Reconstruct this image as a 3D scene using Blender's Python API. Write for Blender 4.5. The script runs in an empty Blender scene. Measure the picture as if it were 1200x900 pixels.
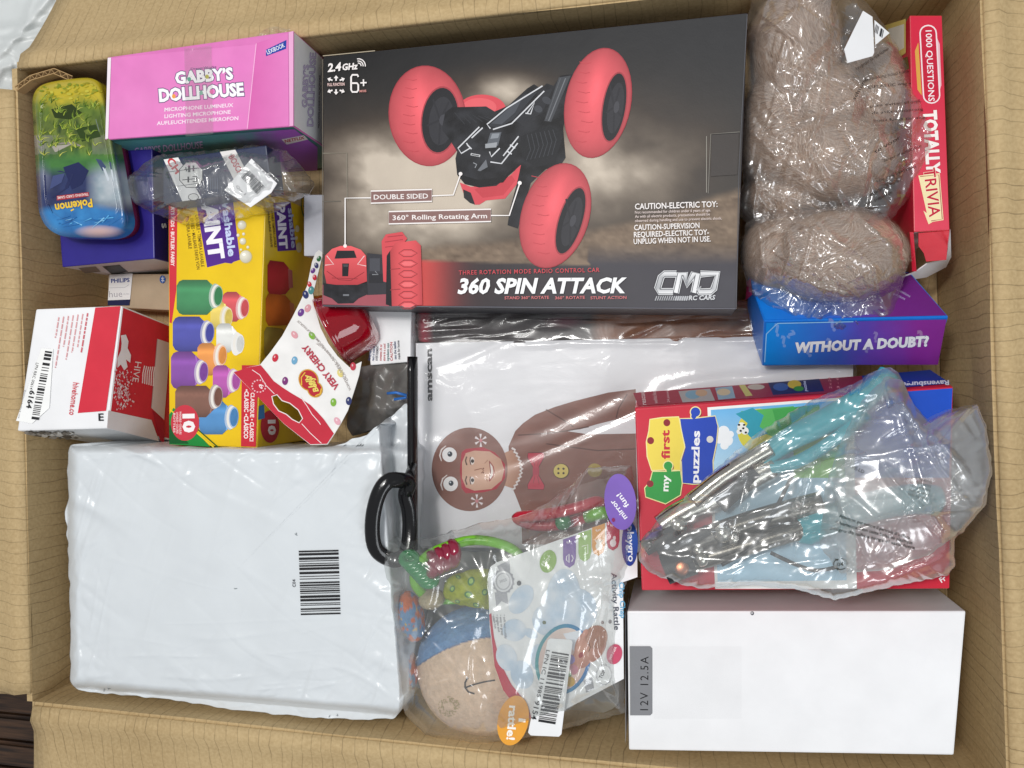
import bpy, bmesh, math, random
import numpy as np
from mathutils import Vector, geometry
from mathutils.bvhtree import BVHTree
random.seed(7)
sc = bpy.context.scene
col = sc.collection
# ---------------------------------------------------------------- camera
TH = math.radians(12.0); FPX = 924.0; LD = 0.55
CAM = Vector((LD*math.sin(TH), 0, LD*math.cos(TH)))
RT = Vector((math.cos(TH), 0, -math.sin(TH))); UP = Vector((0, 1, 0)); FW = Vector((-math.sin(TH), 0, -math.cos(TH)))
cd = bpy.data.cameras.new('camera'); cam = bpy.data.objects.new('camera', cd); col.objects.link(cam)
cam.location = CAM; cam.rotation_euler = (0, TH, 0)
cd.sensor_width = 36; cd.lens = FPX/1200*36; cd.clip_start = 0.01; cd.clip_end = 50
sc.camera = cam
# ---------------------------------------------------------------- light
w = bpy.data.worlds.new('World'); sc.world = w; w.use_nodes = True
w.node_tree.nodes['Background'].inputs[0].default_value = (0.93, 0.97, 1.0, 1)
w.node_tree.nodes['Background'].inputs[1].default_value = 0.31
def lamp(name, loc, aim, sx, sy, power, colr):
    d = bpy.data.lights.new(name, 'AREA'); d.shape = 'RECTANGLE'; d.size = sx; d.size_y = sy; d.energy = power; d.color = colr
    o = bpy.data.objects.new(name, d); col.objects.link(o); o.location = loc
    o.rotation_euler = (Vector(aim)-Vector(loc)).to_track_quat('-Z', 'Y').to_euler()
    return o
lamp('ceiling_light', (-0.35, 0.55, 1.9), (0.0, 0.0, 0), 0.9, 0.5, 14.0, (1.0, 0.985, 0.96))
lamp('side_fill_light', (0.95, -0.75, 1.25), (-.05, 0, 0), 0.8, 0.6, 7.0, (0.92, 0.96, 1.0))  # fill lamp added to brighten the sides of the boxes
lamp('spot_lamp', (-0.14, 0.20, 1.15), (0.0, 0.0, 0), 0.12, 0.12, 4.4, (1.0, 0.98, 0.95)).data.shape = 'DISK'
sc.view_settings.view_transform = 'Standard'; sc.view_settings.look = 'None'
sc.view_settings.exposure = 0.06; sc.view_settings.gamma = 1.0
sc.cycles.transparent_max_bounces = 32; sc.cycles.max_bounces = 10
try: sc.cycles.use_denoising = True
except Exception: pass
# ---------------------------------------------------------------- helpers
def ray(x, y): return RT*((x-600)/FPX) + UP*((450-y)/FPX) + FW
def P(x, y, z):
    d = ray(x, y); return CAM + d*((z-CAM.z)/d.z)
def PX(p):                                   # world point -> photo pixel
    v = Vector(p)-CAM; d = v.dot(FW); return 600+v.dot(RT)/d*FPX, 450-v.dot(UP)/d*FPX
_lc = {}
def lin(c):
    if isinstance(c, str):
        if c not in _lc: _lc[c] = _lin(c)
        return _lc[c]
    return tuple(c)
def _lin(c):
        c = c.lstrip('#'); c = [int(c[i:i+2], 16)/255 for i in (0, 2, 4)]
        return tuple(x/12.92 if x <= .04045 else ((x+.055)/1.055)**2.4 for x in c)
def mixc(a, b, t):
    t = max(0, min(1, t)); return tuple(x*(1-t)+y*t for x, y in zip(a, b))
def _h(ix, iy, s):
    n = (ix*374761393 + iy*668265263 + s*974711) & 0x7fffffff
    n = ((n ^ (n >> 13))*1274126177) & 0x7fffffff
    return ((n ^ (n >> 16)) & 0xffff)/65535.0
def _h1(ix, iy, s):
    n = (ix*374761393 + iy*668265263 + s*974711) & 0x7fffffff
    n = ((n ^ (n >> 13))*1274126177) & 0x7fffffff
    return ((n ^ (n >> 16)) & 0xffff)/65535.0
def vn1(x, y, s=0):
    ix = math.floor(x); iy = math.floor(y); fx = x-ix; fy = y-iy; fx = fx*fx*(3-2*fx); fy = fy*fy*(3-2*fy)
    return (_h1(ix, iy, s)*(1-fx)+_h1(ix+1, iy, s)*fx)*(1-fy)+(_h1(ix, iy+1, s)*(1-fx)+_h1(ix+1, iy+1, s)*fx)*fy
def vn(x, y, s=0):
    if isinstance(x, (int, float)): return vn1(x, y, s)
    x = np.asarray(x, float); y = np.asarray(y, float)
    ix = np.floor(x).astype(np.int64); iy = np.floor(y).astype(np.int64); fx = x-ix; fy = y-iy
    fx = fx*fx*(3-2*fx); fy = fy*fy*(3-2*fy)
    a = _h(ix, iy, s); b = _h(ix+1, iy, s); c = _h(ix, iy+1, s); d = _h(ix+1, iy+1, s)
    return (a*(1-fx)+b*fx)*(1-fy)+(c*(1-fx)+d*fx)*fy
def fbm(x, y, s=0, o=4):
    t = 0; a = .5
    for k in range(o):
        t = t+a*vn(x*2**k, y*2**k, s+k*17); a *= .5
    return t
def crump(X, Y, scale, seed, n=6):
    r = random.Random(seed); t = 0
    for k in range(n):
        a = r.uniform(0, math.pi); f = r.uniform(.55, 1.7)/scale; ph = r.random()*9
        u = (X*math.cos(a)+Y*math.sin(a))*f+ph+1.3*fbm(X/scale/1.8, Y/scale/1.8, seed*31+k, 2)
        m = vn(X/scale/1.5+k*7, Y/scale/1.5, seed+k*5)
        t = t+np.sqrt((2*(u-np.floor(u))-1)**2+.03)*m/f*.5/scale
    return t/n*2
def folds(X, Y, scale, seed, n=6, w=4.0, aniso=None):      # rounded creases of stiff film, in units of their own width
    r = random.Random(seed); t = 0
    for k in range(n):
        a = r.uniform(0, math.pi) if aniso is None else aniso+r.gauss(0, .35); f = r.uniform(.6, 1.5)/scale; ph = r.random()*9
        u = (X*math.cos(a)+Y*math.sin(a))*f+ph+.55*vn(X/scale/2.2+k*3, Y/scale/2.2, seed*13+k)
        d = np.abs(u-np.floor(u)-.5)/f; ww = w*r.uniform(.6, 1.5)*(.6+.8*vn(X/scale+k, Y/scale, seed+k))
        m = np.clip((vn(X/scale/.9+k*5, Y/scale/.9, seed+k*7)-.42)*4, 0, 1)
        t = t+np.exp(-(d/ww)**2)*m*ww*r.choice((1, 1, -.7))
    return t*.0006
# ---------------------------------------------------------------- materials
MATS = {}
def nodes(m):
    m.use_nodes = True; t = m.node_tree; return t, t.nodes, t.links
def paper(name, c, rough=.5, spec=.4, bump=.06, bscale=55, var=.08, metal=0, coat=0, fine=0.03):
    if name in MATS: return MATS[name]
    m = bpy.data.materials.new(name); t, n, l = nodes(m); b = n['Principled BSDF']
    b.inputs['Roughness'].default_value = rough; b.inputs['Specular IOR Level'].default_value = spec
    b.inputs['Metallic'].default_value = metal; b.inputs['Coat Weight'].default_value = coat; b.inputs['Coat Roughness'].default_value = .12
    g = n.new('ShaderNodeNewGeometry')
    nz = n.new('ShaderNodeTexNoise'); nz.inputs['Scale'].default_value = bscale; nz.inputs['Detail'].default_value = 4
    l.new(g.outputs['Position'], nz.inputs['Vector'])
    if c is None:
        a = n.new('ShaderNodeAttribute'); a.attribute_name = 'Col'; base = a.outputs['Color']
    else:
        a = n.new('ShaderNodeRGB'); a.outputs[0].default_value = (*lin(c), 1); base = a.outputs[0]
    hs = n.new('ShaderNodeHueSaturation'); mp = n.new('ShaderNodeMapRange')
    mp.inputs['From Min'].default_value = .3; mp.inputs['From Max'].default_value = .7
    mp.inputs['To Min'].default_value = 1-var; mp.inputs['To Max'].default_value = 1+var*.6
    l.new(nz.outputs['Fac'], mp.inputs['Value']); l.new(mp.outputs[0], hs.inputs['Value']); l.new(base, hs.inputs['Color'])
    l.new(hs.outputs[0], b.inputs['Base Color'])
    n2 = n.new('ShaderNodeTexNoise'); n2.inputs['Scale'].default_value = 900; n2.inputs['Detail'].default_value = 3
    l.new(g.outputs['Position'], n2.inputs['Vector'])
    b1 = n.new('ShaderNodeBump'); b1.inputs['Strength'].default_value = bump*1.5; b1.inputs['Distance'].default_value = .004
    l.new(nz.outputs['Fac'], b1.inputs['Height'])
    b2 = n.new('ShaderNodeBump'); b2.inputs['Strength'].default_value = fine*4; b2.inputs['Distance'].default_value = .0004
    l.new(n2.outputs['Fac'], b2.inputs['Height']); l.new(b1.outputs[0], b2.inputs['Normal']); l.new(b2.outputs[0], b.inputs['Normal'])
    MATS[name] = m; return m
def kraft(name, axis, base='c4ab80', dark='9c8158', seed=0., crease=.0088):
    m = bpy.data.materials.new(name); t, n, l = nodes(m); b = n['Principled BSDF']
    b.inputs['Roughness'].default_value = .72; b.inputs['Specular IOR Level'].default_value = .3
    g = n.new('ShaderNodeNewGeometry'); sp = n.new('ShaderNodeSeparateXYZ'); l.new(g.outputs['Position'], sp.inputs[0])
    def nz(scale, det=3, vec=None):
        q = n.new('ShaderNodeTexNoise'); q.inputs['Scale'].default_value = scale; q.inputs['Detail'].default_value = det
        l.new(vec or g.outputs['Position'], q.inputs['Vector']); return q.outputs['Fac']
    def M(op, a, bb, c=None):
        q = n.new('ShaderNodeMath'); q.operation = op
        for i, v in enumerate((a, bb, c)):
            if v is None: continue
            if isinstance(v, (int, float)): q.inputs[i].default_value = v
            else: l.new(v, q.inputs[i])
        return q.outputs[0]
    co = sp.outputs[axis]
    wv = M('ADD', M('MULTIPLY', co, 1/crease), M('MULTIPLY', nz(9, 3), 3.2))
    fr = M('FRACT', wv, 0)
    d = M('ABSOLUTE', M('SUBTRACT', fr, .5), 0)
    line = M('LESS_THAN', d, M('MULTIPLY_ADD', nz(45, 3), .12, -.030))     # crease lines that fade in and out
    line = M('MULTIPLY', line, M('MULTIPLY_ADD', nz(18, 2), .9, .1))
    flute = M('SINE', M('MULTIPLY', co, 2*math.pi/(crease/2)), 0)
    mx = n.new('ShaderNodeMix'); mx.data_type = 'RGBA'
    mx.inputs[6].default_value = (*lin(base), 1); mx.inputs[7].default_value = (*lin(dark), 1)
    mott = M('MULTIPLY_ADD', nz(420, 4), 1.1, -.40)
    big = M('MULTIPLY_ADD', nz(9, 4), .9, -.38)
    f = M('ADD', M('ADD', mott, big), M('MULTIPLY_ADD', flute, .012, 0))
    q = n.new('ShaderNodeClamp'); l.new(f, q.inputs[0]); l.new(q.outputs[0], mx.inputs[0])
    m2 = n.new('ShaderNodeMix'); m2.data_type = 'RGBA'; l.new(M('MULTIPLY', line, .62), m2.inputs[0])
    l.new(mx.outputs[2], m2.inputs[6]); m2.inputs[7].default_value = (*lin('4e3a20'), 1)
    l.new(m2.outputs[2], b.inputs['Base Color'])
    bp = n.new('ShaderNodeBump'); bp.inputs['Strength'].default_value = .38; bp.inputs['Distance'].default_value = .0006
    hgt = M('ADD', M('MULTIPLY', flute, .18), M('MULTIPLY', line, -1.0)); hgt = M('ADD', hgt, M('MULTIPLY', nz(300, 3), .8)); hgt = M('ADD', hgt, M('MULTIPLY', nz(12, 2), 6.0))
    l.new(hgt, bp.inputs['Height']); l.new(bp.outputs[0], b.inputs['Normal'])
    return m
def film(name, tint='f4f6f6', milky=.06, rough=.09, gain=1.0, bump=.25, bscale=90, spec=.10, mvar=.6):
    if name in MATS: return MATS[name]
    m = bpy.data.materials.new(name); t, n, l = nodes(m); n.remove(n['Principled BSDF'])
    out = n['Material Output']
    tr = n.new('ShaderNodeBsdfTransparent'); tr.inputs[0].default_value = (*lin(tint), 1)
    g1 = n.new('ShaderNodeBsdfGlossy'); g1.inputs['Roughness'].default_value = rough; g1.inputs[0].default_value = (1, 1, 1, 1)
    g2 = n.new('ShaderNodeBsdfGlossy'); g2.inputs['Roughness'].default_value = .34; g2.inputs[0].default_value = (1, 1, 1, 1)
    df = n.new('ShaderNodeBsdfDiffuse'); df.inputs[0].default_value = (.86, .87, .87, 1)
    tl = n.new('ShaderNodeBsdfTranslucent'); tl.inputs[0].default_value = (.86, .87, .87, 1)
    ad = n.new('ShaderNodeMixShader'); ad.inputs[0].default_value = .4; l.new(df.outputs[0], ad.inputs[1]); l.new(tl.outputs[0], ad.inputs[2])
    g = n.new('ShaderNodeNewGeometry'); nz = n.new('ShaderNodeTexNoise'); nz.inputs['Scale'].default_value = bscale; nz.inputs['Detail'].default_value = 3
    nz.inputs['Distortion'].default_value = .8
    l.new(g.outputs['Position'], nz.inputs['Vector'])
    bp = n.new('ShaderNodeBump'); bp.inputs['Strength'].default_value = bump; bp.inputs['Distance'].default_value = .006; l.new(nz.outputs['Fac'], bp.inputs['Height'])
    l.new(bp.outputs[0], g1.inputs['Normal'])
    gl = n.new('ShaderNodeMixShader'); gl.inputs[0].default_value = .45; l.new(g1.outputs[0], gl.inputs[1]); l.new(g2.outputs[0], gl.inputs[2])
    lw = n.new('ShaderNodeLayerWeight'); lw.inputs['Blend'].default_value = .35
    ma = n.new('ShaderNodeMath'); ma.operation = 'MULTIPLY_ADD'; ma.inputs[1].default_value = .55*gain; ma.inputs[2].default_value = spec; ma.use_clamp = True
    l.new(lw.outputs['Facing'], ma.inputs[0])
    n3 = n.new('ShaderNodeTexNoise'); n3.inputs['Scale'].default_value = 22; n3.inputs['Detail'].default_value = 3; l.new(g.outputs['Position'], n3.inputs['Vector'])
    mk = n.new('ShaderNodeMapRange'); mk.inputs['From Min'].default_value = .3; mk.inputs['From Max'].default_value = .7; mk.inputs['To Min'].default_value = milky*(1-mvar); mk.inputs['To Max'].default_value = milky*(1+mvar)
    l.new(n3.outputs['Fac'], mk.inputs['Value'])
    m1 = n.new('ShaderNodeMixShader'); l.new(mk.outputs[0], m1.inputs[0]); l.new(tr.outputs[0], m1.inputs[1]); l.new(ad.outputs[0], m1.inputs[2])
    m2 = n.new('ShaderNodeMixShader'); l.new(ma.outputs[0], m2.inputs[0]); l.new(m1.outputs[0], m2.inputs[1]); l.new(gl.outputs[0], m2.inputs[2])
    l.new(m2.outputs[0], out.inputs[0]); MATS[name] = m; return m
PRINT = paper('printed_ink', None, .5, .22, .05, 55, .05)
# ---------------------------------------------------------------- objects
def thing(name, label, cat, loc=(0, 0, 0), group=None):
    o = bpy.data.objects.new(name, None); col.objects.link(o); o.location = loc; o.empty_display_size = .02
    o['label'] = label; o['category'] = cat
    if group: o['group'] = group
    return o
def origin(par):
    p = Vector((0, 0, 0))
    while par is not None: p = p+par.location; par = par.parent
    return p
def link(name, verts, faces, mats, parent=None, fm=None, cols=None, smooth=False, kind=None):
    me = bpy.data.meshes.new(name); base = origin(parent)
    me.from_pydata((np.array([tuple(v) for v in verts], float).reshape(-1, 3)-np.array(base)).tolist(), [], [tuple(map(int, f)) for f in faces])
    for m in (mats if isinstance(mats, (list, tuple)) else [mats]): me.materials.append(m)
    if fm is not None: me.polygons.foreach_set('material_index', fm)
    if cols is not None:
        a = me.attributes.new('Col', 'FLOAT_COLOR', 'POINT')
        a.data.foreach_set('color', np.concatenate([np.asarray(cols, float).reshape(-1, 3), np.ones((len(verts), 1))], 1).ravel())
    if smooth: me.polygons.foreach_set('use_smooth', [True]*len(me.polygons))
    me.update()
    o = bpy.data.objects.new(name, me); col.objects.link(o); o.parent = parent
    if kind: o['kind'] = kind
    return o
def tag(o, label, cat, group=None):
    o['label'] = label; o['category'] = cat
    if group: o['group'] = group
    return o
class Pl:                                     # a plane that photo pixels are carried on to
    def __init__(s, a, b, c, inside=None):
        s.p = Vector(a); s.n = (Vector(b)-s.p).cross(Vector(c)-s.p).normalized()
        if (s.n.dot(CAM-s.p) < 0) if inside is None else (s.n.dot(s.p-inside) < 0): s.n = -s.n
    def __call__(s, x, y, off=0):
        d = ray(x, y); t = s.n.dot(s.p-CAM)/s.n.dot(d); return CAM+d*t+s.n*off
class Hit:                                    # any built surface that photo pixels are carried on to
    def __init__(s, obj):
        me = obj.data; b = origin(obj.parent) if obj.parent else Vector(obj.location)
        s.t = BVHTree.FromPolygons([v.co+b for v in me.vertices], [tuple(p.vertices) for p in me.polygons])
        s.z = None
    def __call__(s, x, y, off=0):
        d = ray(x, y).normalized(); h = s.t.ray_cast(CAM, d)
        s.bad = h[0] is None
        if h[0] is None:
            q = P(x, y, s.z if s.z is not None else 0); h = s.t.find_nearest(q)
            return h[0]+UP*0+Vector((0, 0, off))
        return h[0]-d*off
_tc = {}
def glyphs(s, bold, shear, sp, res):
    k = (s, bold, shear, sp, res)
    if k not in _tc:
        cu = bpy.data.curves.new('t', 'FONT'); cu.body = s; cu.offset = bold; cu.shear = shear; cu.space_character = sp; cu.resolution_u = res
        o = bpy.data.objects.new('t', cu); me = o.to_mesh()
        v = [(q.co.x, q.co.y) for q in me.vertices]; f = [tuple(p.vertices) for p in me.polygons]
        o.to_mesh_clear(); bpy.data.objects.remove(o); bpy.data.curves.remove(cu); _tc[k] = (v, f)
    return _tc[k]
class Art:
    def __init__(s, surf, start=.00025, step=.000005): s.v = []; s.f = []; s.c = []; s.S = surf; s.o = start; s.st = step
    def add(s, pts, faces, c):
        b = len(s.v); s.o += s.st; bad = set()
        for k, p in enumerate(pts):
            s.v.append(s.S(p[0], p[1], s.o)); s.c.append(c(*p) if callable(c) else c)
            if getattr(s.S, 'bad', False): bad.add(k)
        s.f += [tuple(i+b for i in f) for f in faces if not bad.intersection(f)]
    def poly(s, pts, c, sub=None):
        c = c if callable(c) else lin(c)
        tr = [tuple(t) for t in geometry.tessellate_polygon([[Vector((x, y, 0)) for x, y in pts]])]
        pts = [tuple(p) for p in pts]
        if callable(c) and sub is None: sub = 6
        if sub:
            mid = {}; q = tr; 
            for _ in range(9):
                nx = []; ch = False
                for a, b, d in q:
                    e = [((pts[i][0]-pts[j][0])**2+(pts[i][1]-pts[j][1])**2, i, j, k) for i, j, k in ((a, b, d), (b, d, a), (d, a, b))]
                    L, i, j, k = max(e)
                    if L > sub*sub:
                        key = (min(i, j), max(i, j))
                        if key not in mid:
                            mid[key] = len(pts); pts.append(((pts[i][0]+pts[j][0])/2, (pts[i][1]+pts[j][1])/2))
                        m = mid[key]; nx += [(i, m, k), (m, j, k)]; ch = True
                    else: nx.append((a, b, d))
                q = nx
                if not ch: break
            tr = q
        s.add(pts, tr, c)
    def ell(s, cx, cy, rx, ry, c, rot=0, n=28, a0=0, a1=360, grad=None):
        c = c if callable(c) else lin(c); cr, sr = math.cos(math.radians(rot)), math.sin(math.radians(rot))
        pts = []
        for k in range(n+1):
            a = math.radians(a0+(a1-a0)*k/n); x, y = rx*math.cos(a), ry*math.sin(a); pts.append((cx+x*cr-y*sr, cy+x*sr+y*cr))
        if grad or callable(c):
            rings = 6; P_ = [(cx, cy)]; F_ = []
            for r in range(1, rings+1):
                for k in range(n): P_.append((cx+(pts[k][0]-cx)*r/rings, cy+(pts[k][1]-cy)*r/rings))
            for k in range(n): F_.append((0, 1+k, 1+(k+1) % n))
            for r in range(rings-1):
                for k in range(n):
                    a = 1+r*n+k; b = 1+r*n+(k+1) % n; F_.append((a, a+n, b+n, b))
            s.add(P_, F_, c)
        else: s.poly(pts[:-1] if a1-a0 == 360 else pts, c)
    def line(s, pts, w, c, closed=False):
        c = c if callable(c) else lin(c); pts = list(pts); n = len(pts); V = []; F = []
        for i, (x, y) in enumerate(pts):
            a = pts[i-1] if (i or closed) else pts[i]; b = pts[(i+1) % n] if (i < n-1 or closed) else pts[i]
            dx, dy = b[0]-a[0], b[1]-a[1]; L = math.hypot(dx, dy) or 1; ww = w if not isinstance(w, (list, tuple)) else w[i]
            V += [(x-dy/L*ww/2, y+dx/L*ww/2), (x+dy/L*ww/2, y-dx/L*ww/2)]
        for i in range(n if closed else n-1):
            j = (i+1) % n; F.append((2*i, 2*i+1, 2*j+1, 2*j))
        s.add(V, F, c)
    def rect(s, x0, y0, x1, y1, c): s.poly([(x0, y0), (x1, y0), (x1, y1), (x0, y1)], c)
    def text(s, t, p0, p1, h, c, bold=0.0, shear=0.0, sp=1.0, up=None, outline=None, ow=.03, res=2, curve=None):
        v, f = glyphs(t, bold, shear, sp, res)
        if not v: return
        xs = [q[0] for q in v]; x0, x1 = min(xs), max(xs)
        dx, dy = p1[0]-p0[0], p1[1]-p0[1]; L = math.hypot(dx, dy)
        ux, uy = up if up else (dy/L, -dx/L)
        def mp(q):
            k = (q[0]-x0)/(x1-x0); g = q[1]/.70*h
            cx = 4*k*(1-k)*(curve or 0)
            return (p0[0]+dx*k+ux*(g+cx), p0[1]+dy*k+uy*(g+cx))
        if outline:
            v2, f2 = glyphs(t, bold+ow, shear, sp, res); s.add([mp(q) for q in v2], f2, lin(outline))
        s.add([mp(q) for q in v], f, c if callable(c) else lin(c))
    def bars(s, a, b, d, n, c='1c1c20', seed=1, fill=.5):     # a->b runs along the code, d is the bar vector
        r = random.Random(seed); ws = [r.choice((1, 1, 1, 2, 2, 3)) for _ in range(2*n+1)]; tot = sum(ws); p = 0
        for i, wv in enumerate(ws):
            if i % 2 == 0:
                k0, k1 = p/tot, (p+wv*(.5+fill))/tot
                q = lambda k: (a[0]+(b[0]-a[0])*k, a[1]+(b[1]-a[1])*k)
                A, B = q(k0), q(min(1, k1)); s.poly([A, B, (B[0]+d[0], B[1]+d[1]), (A[0]+d[0], A[1]+d[1])], c, 7 if isinstance(s.S, Hit) else None)
            p += wv
    def build(s, name, parent, mat=None):
        o = link(name, s.v, s.f, mat or PRINT, parent, cols=s.c); s.v = []; s.f = []; s.c = []; return o
# a box from its top face (photo pixels with heights) and the vector of its depth
class Box: pass
def fold_box(name, label, cat, top, down, mats, bev=.0009, group=None, body='body', bulge=0):
    pl = Pl(*[P(*q) for q in top[:3]]); T = [P(*top[0]), P(*top[1]), P(*top[2]), pl(top[3][0], top[3][1])]
    D = Vector(down) if not isinstance(down, (int, float)) else Vector((0, 0, -down))
    Bt = [t+D for t in T]; cen = sum(T+Bt, Vector())/8
    base = Vector((cen.x, cen.y, min(v.z for v in Bt)))
    th = thing(name, label, cat, base, group)
    bm = bmesh.new(); vs = [bm.verts.new(v-base) for v in T+Bt]
    F = [(0, 3, 2, 1), (0, 1, 5, 4), (1, 2, 6, 5), (2, 3, 7, 6), (3, 0, 4, 7), (4, 5, 6, 7)]   # top N E S W bottom
    ml = mats if isinstance(mats, (list, tuple)) else [mats]*6
    uniq = []; 
    for i, f in enumerate(F):
        fa = bm.faces.new([vs[k] for k in f])
        if ml[i] not in uniq: uniq.append(ml[i])
        fa.material_index = uniq.index(ml[i])
    bmesh.ops.recalc_face_normals(bm, faces=bm.faces)
    bmesh.ops.bevel(bm, geom=bm.edges[:], offset=bev, segments=2, profile=.6, affect='EDGES', clamp_overlap=True)
    me = bpy.data.meshes.new(body); bm.to_mesh(me); bm.free()
    for m in uniq: me.materials.append(m)
    o = bpy.data.objects.new(body, me); col.objects.link(o); o.parent = th
    r = Box(); r.th = th; r.body = o; r.T = T; r.B = Bt; r.c = cen
    r.top = Pl(T[0], T[1], T[2], cen); r.N = Pl(T[0], T[1], Bt[0], cen); r.E = Pl(T[1], T[2], Bt[1], cen); r.S = Pl(T[2], T[3], Bt[2], cen); r.W = Pl(T[3], T[0], Bt[3], cen)
    return r
# a sheet of film or cloth: rings round a centre out to an outline, each with its own height
def resample(pts, n, smooth=0):
    p = np.array(pts, float); q = np.vstack([p, p[:1]]); d = np.r_[0, np.cumsum(np.hypot(*np.diff(q, axis=0).T))]
    t = np.linspace(0, d[-1], n, endpoint=False); o = np.c_[np.interp(t, d, q[:, 0]), np.interp(t, d, q[:, 1])]
    for _ in range(smooth): o = .5*o+.25*np.roll(o, 1, 0)+.25*np.roll(o, -1, 0)
    return o
def sheet(name, outline, cen, zf, mat, parent=None, N=220, M=60, skirt=.02, tuck=.25, wob=1.2, smooth=2, cols=None, pw=.75, bottom=None):
    b = resample(outline, N, smooth); rs = np.linspace(0, 1, M+1)[1:]**pw
    k = np.arange(N); b = b+wob*np.c_[vn(k/3., k*0, 3)-.5, vn(k/3., k*0+5, 9)-.5]*2
    X = cen[0]+(b[:, 0]-cen[0])[None]*rs[:, None]; Y = cen[1]+(b[:, 1]-cen[1])[None]*rs[:, None]; R = np.repeat(rs[:, None], N, 1)
    Z = zf(X, Y, R); Zc = float(np.asarray(zf(np.array([[cen[0]]]), np.array([[cen[1]]]), np.zeros((1, 1))))[0, 0])
    V = [P(cen[0], cen[1], Zc)]; x_ = (X.ravel()-600)/FPX; y_ = (450-Y.ravel())/FPX; dz = RT.z*x_+FW.z; t_ = (Z.ravel()-CAM.z)/dz
    V += [Vector(q) for q in np.c_[CAM.x+(RT.x*x_+FW.x)*t_, CAM.y+y_*t_, Z.ravel()]]
    F = [(0, 1+i, 1+(i+1) % N) for i in range(N)]
    for r in range(M-1):
        a = 1+r*N
        F += [(a+i, a+N+i, a+N+(i+1) % N, a+(i+1) % N) for i in range(N)]
    if skirt:
        cw = P(cen[0], cen[1], float(Z[-1].mean())); a = 1+(M-1)*N; ring = V[a:a+N]
        for st in (1, 2, 3):
            V += [v+Vector(((cw.x-v.x)*tuck*(st/3)**2*.5, (cw.y-v.y)*tuck*(st/3)**2*.5, -skirt*st/3)) for v in ring]
            a2 = len(V)-N; a1 = a if st == 1 else a2-N
            F += [(a1+i, a2+i, a2+(i+1) % N, a1+(i+1) % N) for i in range(N)]
        if bottom: F.append(tuple(range(len(V)-N, len(V))))
    F = [f[::-1] if len(f) < 50 else f for f in F]
    cl = None
    if cols:
        pxs = [PX(v) for v in V]; cl = [cols(x, y) for x, y in pxs]
    return link(name, V, F, mat, parent, cols=cl, smooth=True)
def tube(name, pts, rad, mat, parent, seg=10, closed=False, cap=True, flat=1.0, smooth=True):
    pts = [Vector(p) for p in pts]; n = len(pts); V = []; F = []; R_ = rad if isinstance(rad, (list, tuple)) else [rad]*n
    for i, p in enumerate(pts):
        a = pts[i-1] if (i or closed) else p; b = pts[(i+1) % n] if (i < n-1 or closed) else p
        t = (b-a).normalized(); s = t.cross(Vector((0, 0, 1)))
        if s.length < 1e-4: s = Vector((1, 0, 0))
        s.normalize(); u = s.cross(t)
        for k in range(seg):
            an = 2*math.pi*k/seg; V.append(p+(s*math.cos(an)+u*math.sin(an)*flat)*R_[i])
    for i in range(n if closed else n-1):
        j = (i+1) % n
        F += [(i*seg+k, i*seg+(k+1) % seg, j*seg+(k+1) % seg, j*seg+k) for k in range(seg)]
    if cap and not closed: F += [tuple(range(seg))[::-1], tuple(range((n-1)*seg, n*seg))]
    return link(name, V, F, mat, parent, smooth=smooth)
def curve_pts(pts, n=40, closed=False):         # smooth curve through (x, y, z) rows
    p = np.array(pts, float); m = len(p); out = []
    seg = m if closed else m-1
    for i in range(seg):
        p0 = p[(i-1) % m] if closed or i else p[i]; p1 = p[i]; p2 = p[(i+1) % m]; p3 = p[(i+2) % m] if closed or i+2 < m else p2
        for t in np.linspace(0, 1, max(2, n//seg), endpoint=False):
            out.append(.5*((2*p1)+(-p0+p2)*t+(2*p0-5*p1+4*p2-p3)*t*t+(-p0+3*p1-3*p2+p3)*t**3))
    if not closed: out.append(p[-1])
    return out
def prism(name, poly, surf, thick, mat, parent, z0=0.0, hole=None):   # a flat card cut to a pixel outline, with thickness
    loops = [list(poly)]+([list(hole)] if hole else []); n0 = len(poly); poly = sum(loops, [])
    a = [surf(x, y, z0+thick) for x, y in poly]; b = [surf(x, y, z0) for x, y in poly]; n = len(poly)
    tr = geometry.tessellate_polygon([[Vector((x, y, 0)) for x, y in lp] for lp in loops])
    F = [tuple(t) for t in tr]+[tuple(i+n for i in t)[::-1] for t in tr]+[(i, (i+1) % n0, n+(i+1) % n0, n+i) for i in range(n0)]
    if hole: h = n-n0; F += [(n0+i, n0+(i+1) % h, n+n0+(i+1) % h, n+n0+i) for i in range(h)]
    o = link(name, a+b, F, mat, parent); bm = bmesh.new(); bm.from_mesh(o.data); bmesh.ops.recalc_face_normals(bm, faces=bm.faces); bm.to_mesh(o.data); bm.free(); return o
def blob(name, c, rx, ry, rz, mat, parent, rot=0, amp=.05, fr=3., seed=1, nu=48, nv=28, power=1.0, cols=None):
    V = []; F = []; cr, sr = math.cos(rot), math.sin(rot); c = Vector(c)
    for j in range(nv+1):
        ph = math.pi*j/nv
        for i in range(nu):
            th = 2*math.pi*i/nu; d = (math.sin(ph)*math.cos(th), math.sin(ph)*math.sin(th), math.cos(ph))
            k = 1+amp*2*(float(fbm(d[0]*fr+9+d[2]*2, d[1]*fr+7-d[2]*1.7, seed, 3))-.45)
            sg = lambda q: math.copysign(abs(q)**power, q)
            x, y, z = sg(d[0])*rx*k, sg(d[1])*ry*k, sg(d[2])*rz*k; V.append(c+Vector((x*cr-y*sr, x*sr+y*cr, z)))
    for j in range(nv):
        for i in range(nu): F.append((j*nu+i, (j+1)*nu+i, (j+1)*nu+(i+1) % nu, j*nu+(i+1) % nu))
    cl = [cols(*PX(v)) for v in V] if cols else None
    return link(name, V, F, mat, parent, smooth=True, cols=cl)
FLOOR = -.10
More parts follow.
